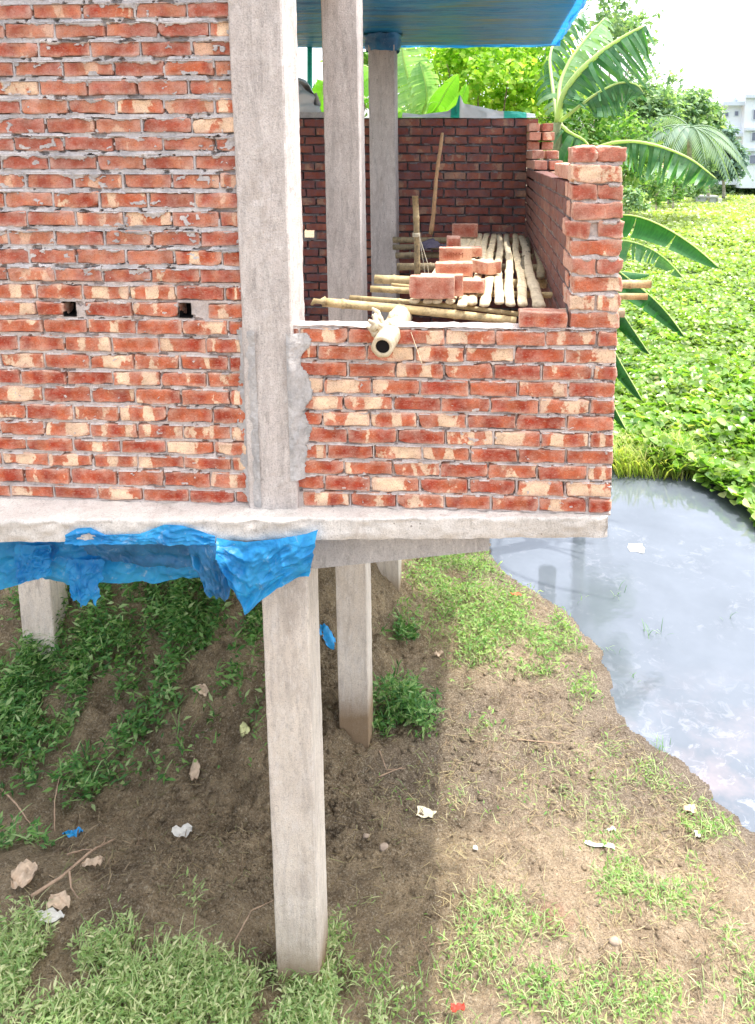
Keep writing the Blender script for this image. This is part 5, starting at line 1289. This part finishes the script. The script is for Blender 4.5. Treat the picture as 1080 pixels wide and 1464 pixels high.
# far bank strip
xs = np.linspace(10, 260, 160); zs = np.linspace(0, 1, 10); U, W = np.meshgrid(xs, zs, indexing='ij')
rs = np.random.RandomState(4); n = 9000; X = rs.uniform(14, 75, n); Yv = FARY - 6 + rs.rand(n) * 9; P = np.stack([X, Yv, ZW + rs.rand(n) ** 1.4 * (1.5 + .7 * vn(X * .3, 0, 0, 5))], 1)
V, Fc = kites(P, rdir(n, .4, .8), rdir(n, 1, .8), rs.uniform(.5, 1.0, n), rs.uniform(.2, .5, n))
tag(mesh_obj('far_undergrowth', V, Fc, 'lf_hazy'), 'low hazy undergrowth along the far bank', 'undergrowth', None, 'stuff')

# ------------------------------------------------------------------ small things on the back wall
def m_sack():
    n = NT('sack_cloth'); bl = n.attr('bl'); sep = n.n('ShaderNodeSeparateXYZ', Vector=bl)
    g_ = n.ramp(sep.outputs[0], [(.0, (.72, .70, .66)), (.36, (.72, .70, .66)), (.37, (.03, .45, .30)), (.43, (.03, .45, .30)), (.44, (.74, .72, .68)), (.76, (.74, .72, .68)), (.77, (.05, .5, .36)), (.93, (.05, .5, .36)), (.94, (.7, .7, .68))])
    return n.done(n.bsdf(g_, .6, n.bump(n.noise(bl, 30, 4.), .4, .01), .3))
def strip(name, top, bot, Y, mat, label, cat, seed):
    T = np.array([PY(a, b, Y) for a, b in top]); B = np.array([PY(a, b, Y) for a, b in bot]); nu, nv = 90, 12; u = np.linspace(0, 1, nu)
    xs = T[0][0] + (T[-1][0] - T[0][0]) * u; zt = np.interp(xs, T[:, 0], T[:, 2]); zb = np.interp(xs, B[:, 0], B[:, 2]); v = np.linspace(0, 1, nv)
    U, Vv = np.meshgrid(u, v, indexing='ij'); X = np.repeat(xs[:, None], nv, 1); Z = zt[:, None] * (1 - Vv) + zb[:, None] * Vv
    Yg = Y - .02 + .10 * (1 - Vv) - .03 * fbm(U * 14, Vv * 2, 0, 4, seed); return tag(mesh_obj(name, np.stack([X, Yg, Z], -1).reshape(-1, 3), grid_faces(nu, nv), mat, None, True, {'bl': np.stack([U, Vv, 0 * U], -1).reshape(-1, 3)}), label, cat)
M['sack'] = m_sack()
strip('woven_sack', [(575, 160), (600, 163), (640, 158), (652, 150), (657, 132), (663, 147), (690, 152), (715, 158), (740, 158), (766, 162)], [(575, 168), (640, 168), (700, 169), (766, 168)], SY1, 'sack', 'white woven sack with green stripes draped along the back wall top', 'sack', 3)
# raised brick stub at the far corner is part of the side wall; green pipe and cement bag left
A, B = PD(443, 170, 8.6), PD(443, 60, 8.6)
V, Fc = tube([A + (B - A) * f for f in np.linspace(0, 1, 6)], .028, 10); tag(mesh_obj('green_pipe', V, Fc, m_simple('green_plastic', (.02, .42, .30), .4, .1), None, True), 'upright green plastic pipe behind the room, seen beside the front column', 'pipe')
c = PY(436, 150, SY1 + .1); mb = MB(); U, W = np.meshgrid(np.linspace(0, 2 * math.pi, 24), np.linspace(-1, 1, 16), indexing='ij')
rd = (1 - W ** 4) ** .5; zt_ = np.array([PY(436, 167, SY1 + .1)[2]])
V = np.stack([c[0] - .10 + np.cos(U) * .22 * rd * (1 - .35 * W) + .05 * vn(U * 2, W * 2.5, 0, 5), c[1] + np.sin(U) * .12 * rd, zt_ + .16 + W * .2 + .07 * vn(U * 2, W * 3, 0, 2)], -1)
tag(mesh_obj('cement_bag', V.reshape(-1, 3), grid_faces(24, 16), m_simple('bag_white', (.8, .79, .77), .7, .06, 6), None, True), 'slumped white bag on the back wall behind the front column', 'bag')
a, b = PY(425, 172, SY1 - .03), PY(467, 183, SY1 - .03); mb = MB(); mb.box(a[0] - .5, b[0] + .1, SY1 - .02, SY1 + .14, ZB + .003, ZB + .06); tag(mb.build('coping', 'plaster'), 'grey cement coping on the back wall between the front and middle columns', 'coping')

# ------------------------------------------------------------------ litter on the ground
def ground_hit(px, py):
    v = ray(px, py); p = np.array([0, 0, H]); tt = (H + .5) / -v[2]
    lo, hi = 1., tt * 1.2
    ts = np.linspace(lo, hi, 600); Q = p + v * ts[:, None]; d = Q[:, 2] - terrain(Q[:, 0], Q[:, 1]); i = np.argmax(d < 0)
    return Q[i]
def scrap(name, px, py, w, h, rot, mat, label, cat, seed, crumple=.015, lift=.012, water=False, group=None):
    c = PZ(px, py, ZW + .006) if water else ground_hit(px, py); U, W = np.meshgrid(np.linspace(-.5, .5, 9), np.linspace(-.5, .5, 9), indexing='ij')
    X = U * w * (1 + .15 * vn(W * 3, seed, 0)); Yv = W * h * (1 + .15 * vn(U * 3, seed, 2)) * (np.sqrt(np.clip(1.03 - (U * 2) ** 2, 0.02, 1)) if name == 'dry_leaf' else 1.); ct, st = math.cos(rot), math.sin(rot)
    x, y = c[0] + X * ct - Yv * st, c[1] + X * st + Yv * ct
    z = (np.full_like(x, ZW) if water else terrain(x, y)) + lift * (.4 if water else 1) + np.abs(crumple * fbm(U * 4, W * 4, seed, 3, seed))
    return tag(mesh_obj(name, np.stack([x, y, z], -1).reshape(-1, 3), grid_faces(9, 9), mat, None, crumple < .02 or name == 'dry_leaf'), label, cat, group)
pw = m_simple('paper_white', (.66, .64, .58), .8, .06, 30); cr = m_simple('dry_leaf', (.55, .42, .30), .8, .25, 25); bp = m_simple('blue_plastic', (.02, .28, .6), .35, .3, 20); cd2 = m_simple('paper_cream', (.78, .7, .5), .8, .1, 30)
scrap('paper_scrap', 609, 1165, .14, .10, -.15, cd2, 'cream square of paper lying on the mud at the shadow edge', 'paper', 1)
scrap('paper_scrap', 910, 783, .20, .22, -.1, pw, 'white sheet of paper floating on the pond near the slab corner', 'paper', 2, .004, .01, True)
scrap('plastic_scrap', 261, 1192, .13, .07, .2, pw, 'crumpled white plastic scrap on the dark mud', 'plastic scrap', 3, .05)
scrap('plastic_scrap', 104, 1196, .13, .08, -.4, bp, 'bright blue crumpled plastic scrap near the dead branch', 'plastic scrap', 4, .05)
scrap('plastic_scrap', 468, 914, .14, .08, 0, bp, 'blue plastic scrap on the mud beside the middle column', 'plastic scrap', 5, .05)
scrap('paper_scrap', 858, 1210, .21, .035, -.25, pw, 'long thin white strip lying on the bank', 'paper', 6, .01)
scrap('paper_scrap', 872, 1190, .09, .035, .1, pw, 'small white curl of paper above the long thin strip', 'paper', 7, .03)
scrap('paper_scrap', 998, 1194, .05, .07, .2, pw, 'small white scrap near the waterline among grass', 'paper', 8, .03)
scrap('dry_leaf', 987, 1160, .11, .10, .6, cr, 'large curled tan leaf close to the waterline', 'dry leaf', 9, .06)
scrap('dry_leaf', 680, 1216, .035, .05, .2, pw, 'tiny pale scrap in the middle of the sunlit mud', 'dry leaf', 10, .02)
scrap('dry_leaf', 279, 1108, .08, .09, .4, cr, 'tan curled leaf on the upper dark mud', 'dry leaf', 11, .05)
scrap('dry_leaf', 351, 1047, .08, .10, .9, m_simple('leaf_yellow', (.6, .6, .3), .7), 'yellowish leaf among the weeds left of the tall column', 'dry leaf', 12, .05)
scrap('dry_leaf', 288, 988, .12, .06, .1, cr, 'pale dry leaf high on the weedy bank', 'dry leaf', 13, .05)
scrap('dry_leaf', 36, 1262, .14, .22, .3, cr, 'big pinkish dried leaf standing by the left edge of the mud', 'dry leaf', 14, .09, .03)
scrap('dry_leaf', 85, 1296, .17, .10, -.4, cr, 'folded dried leaf below the dead branch', 'dry leaf', 15, .07, .02)
scrap('dry_leaf', 70, 1315, .2, .08, -.1, pw, 'flat pale dried leaf at the edge of the foreground weeds', 'dry leaf', 16, .05)
scrap('dry_leaf', 133, 1243, .13, .08, .5, cr, 'brown dried leaf hanging on the dead branch', 'dry leaf', 17, .07, .04)
scrap('dry_leaf', 628, 938, .10, .05, .2, cr, 'pale dry leaf under the far bank weeds', 'dry leaf', 18, .05)
scrap('plastic_scrap', 655, 1455, .08, .05, .2, m_simple('red_plastic', (.4, .05, .03), .6), 'small red plastic scrap in the nearest grass', 'plastic scrap', 19, .04, .06)
scrap('plastic_scrap', 737, 852, .12, .10, .2, m_simple('red_scrap', (.5, .12, .06), .6), 'reddish scrap at the waterline under the slab', 'plastic scrap', 20, .05)
def stone(px, py, r, mat, label, seed):
    c = ground_hit(px, py); v = iv * r * np.array([1.2, 1, .7]); bm = bmesh.new(); bmesh.ops.create_icosphere(bm, subdivisions=3, radius=r)
    V = np.array([x.co[:] for x in bm.verts]); Fc = [[x.index for x in f.verts] for f in bm.faces]; bm.free()
    V *= (1 + .35 * fbm(V[:, 0] / r * 1.1, V[:, 1] / r * 1.1, V[:, 2] / r * 1.1 + seed, 3, seed))[:, None] * np.array([1.2, .9, .7]); V += c + np.array([0, 0, r * .35])
    tag(mesh_obj('stone', V, Fc, mat, None, True), label, 'stone', 'stones on the mud')
ms = m_simple('stone_tan', (.32, .25, .19), .9, .3, 30)
stone(549, 1214, .032, ms, 'rounded tan stone in the shade right of the tall column', 1)
stone(524, 1197, .022, ms, 'small stone up and left of the rounded tan stone', 2)
stone(880, 1350, .035, ms, 'small stone among the grass at the lower right', 4)
# dead branch
def twig(name, pts, r, label, cat='branch', lift=.03, mat=None):
    P = [ground_hit(a, b) + np.array([0, 0, lift * k]) for a, b, k in pts]; n = len(P); u = np.linspace(0, n - 1, n * 5); Q = np.stack([np.interp(u, range(n), [p[a] for p in P]) for a in range(3)], 1)
    V, Fc = tube(Q, np.linspace(r, r * .4, len(Q)), 7, True, .003, 3); return V, Fc
br_m = m_simple('dead_branch', (.36, .25, .17), .9, .3, 20)
mb = MB()
for pts, r in (([(45, 1285, .5), (90, 1265, 2), (130, 1235, 3), (165, 1210, 2.)], .013), ([(100, 1258, 2), (102, 1275, 1), (112, 1288, .5)], .007), ([(96, 1228, 1), (120, 1226, 2), (138, 1232, 3)], .006), ([(135, 1232, 3), (150, 1222, 3), (152, 1206, 2)], .006)):
    V, Fc = twig('', pts, r, ''); mb.add(V, Fc)
tag(mb.build('dead_branch', br_m, None, True), 'dead brown branch with side twigs lying at the left of the mud', 'branch')
V, Fc = twig('', [(0, 1130, 1), (25, 1160, 2), (45, 1185, 1)], .009, ''); tag(mesh_obj('twig', V, Fc, br_m, None, True), 'bent stem on the bank at the far left', 'twig')
V, Fc = twig('', [(78, 1190, 0), (80, 1165, 4), (88, 1145, 7)], .006, ''); tag(mesh_obj('twig', V, Fc, br_m, None, True), 'thin pale stalk standing above the blue scrap', 'twig')
mb = MB()
for pts in ([(543, 1075, .3), (553, 1103, .5)], [(553, 1103, .4), (580, 1101, .6)], [(540, 1112, .2), (575, 1100, .6)]): V, Fc = twig('', pts, .006, ''); mb.add(V, Fc)
tag(mb.build('twig', br_m, None, True), 'small forked grey twig beside the foot of the middle column', 'twig')
V, Fc = twig('', [(730, 1058, .3), (800, 1065, .5), (850, 1062, .3)], .006, ''); tag(mesh_obj('twig', V, Fc, br_m, None, True), 'long thin dark twig across the upper sunlit bank', 'twig')
V, Fc = twig('', [(330, 1360, .5), (360, 1320, 3), (392, 1310, 4)], .005, ''); tag(mesh_obj('twig', V, Fc, br_m, None, True), 'arching dry twig touching the tall column foot', 'twig')
# stems sticking out of the water
rs = np.random.RandomState(3); parts = []
for (px, py, k) in ((752, 865, 5), (885, 850, 8), (940, 910, 8), (1042, 885, 3), (805, 905, 9), (945, 1073, 12), (875, 930, 6), (835, 860, 4), (905, 975, 3), (925, 905, 4), (700, 845, 10), (820, 1085, 8)):
    c = PZ(px, py, ZW); X = c[0] + rs.normal(size=k) * .05; Y = c[1] + rs.normal(size=k) * .05; P = np.stack([X, Y, np.full(k, ZW - .01)], 1); parts.append(blades(P, rdir(k, 2., .8), rs.uniform(.06, .2, k), rs.uniform(.004, .008, k), .4))
tag(blade_obj('water_stems', parts, 'weed'), 'thin dark plant stems poking out of the open water', 'stems', None, 'stuff')

# ------------------------------------------------------------------ light
w = bpy.data.worlds.new("World"); sc.world = w; w.use_nodes = True; nt = w.node_tree; nt.nodes.clear()
out = nt.nodes.new('ShaderNodeOutputWorld'); bg = nt.nodes.new('ShaderNodeBackground'); sky = nt.nodes.new('ShaderNodeTexSky'); sky.sky_type = 'NISHITA'; sky.sun_disc = False
EL, AZ = R(71.5), R(22)     # azimuth measured from +X towards +Y
sky.sun_elevation = EL; sky.sun_rotation = R(90) - AZ; sky.air_density = 1.0; sky.dust_density = 4.0; sky.ozone_density = 1.0
hs = nt.nodes.new('ShaderNodeHueSaturation'); hs.inputs['Saturation'].default_value = .35; hs.inputs['Value'].default_value = 1.0
nt.links.new(sky.outputs[0], hs.inputs['Color']); nt.links.new(hs.outputs[0], bg.inputs[0]); nt.links.new(bg.outputs[0], out.inputs[0])
bg.inputs[1].default_value = .58
ld = bpy.data.lights.new('sun', 'SUN'); ld.energy = 5.2; ld.angle = R(.9); ld.color = (1., .96, .9)
lo = bpy.data.objects.new('sun', ld); col.objects.link(lo)
dv = Vector((math.cos(EL) * math.cos(AZ), math.cos(EL) * math.sin(AZ), math.sin(EL)))
lo.rotation_euler = dv.to_track_quat('Z', 'Y').to_euler()
sc.view_settings.view_transform = 'Standard'; sc.view_settings.look = 'None'; sc.view_settings.exposure = 0
sc.cycles.use_denoising = True
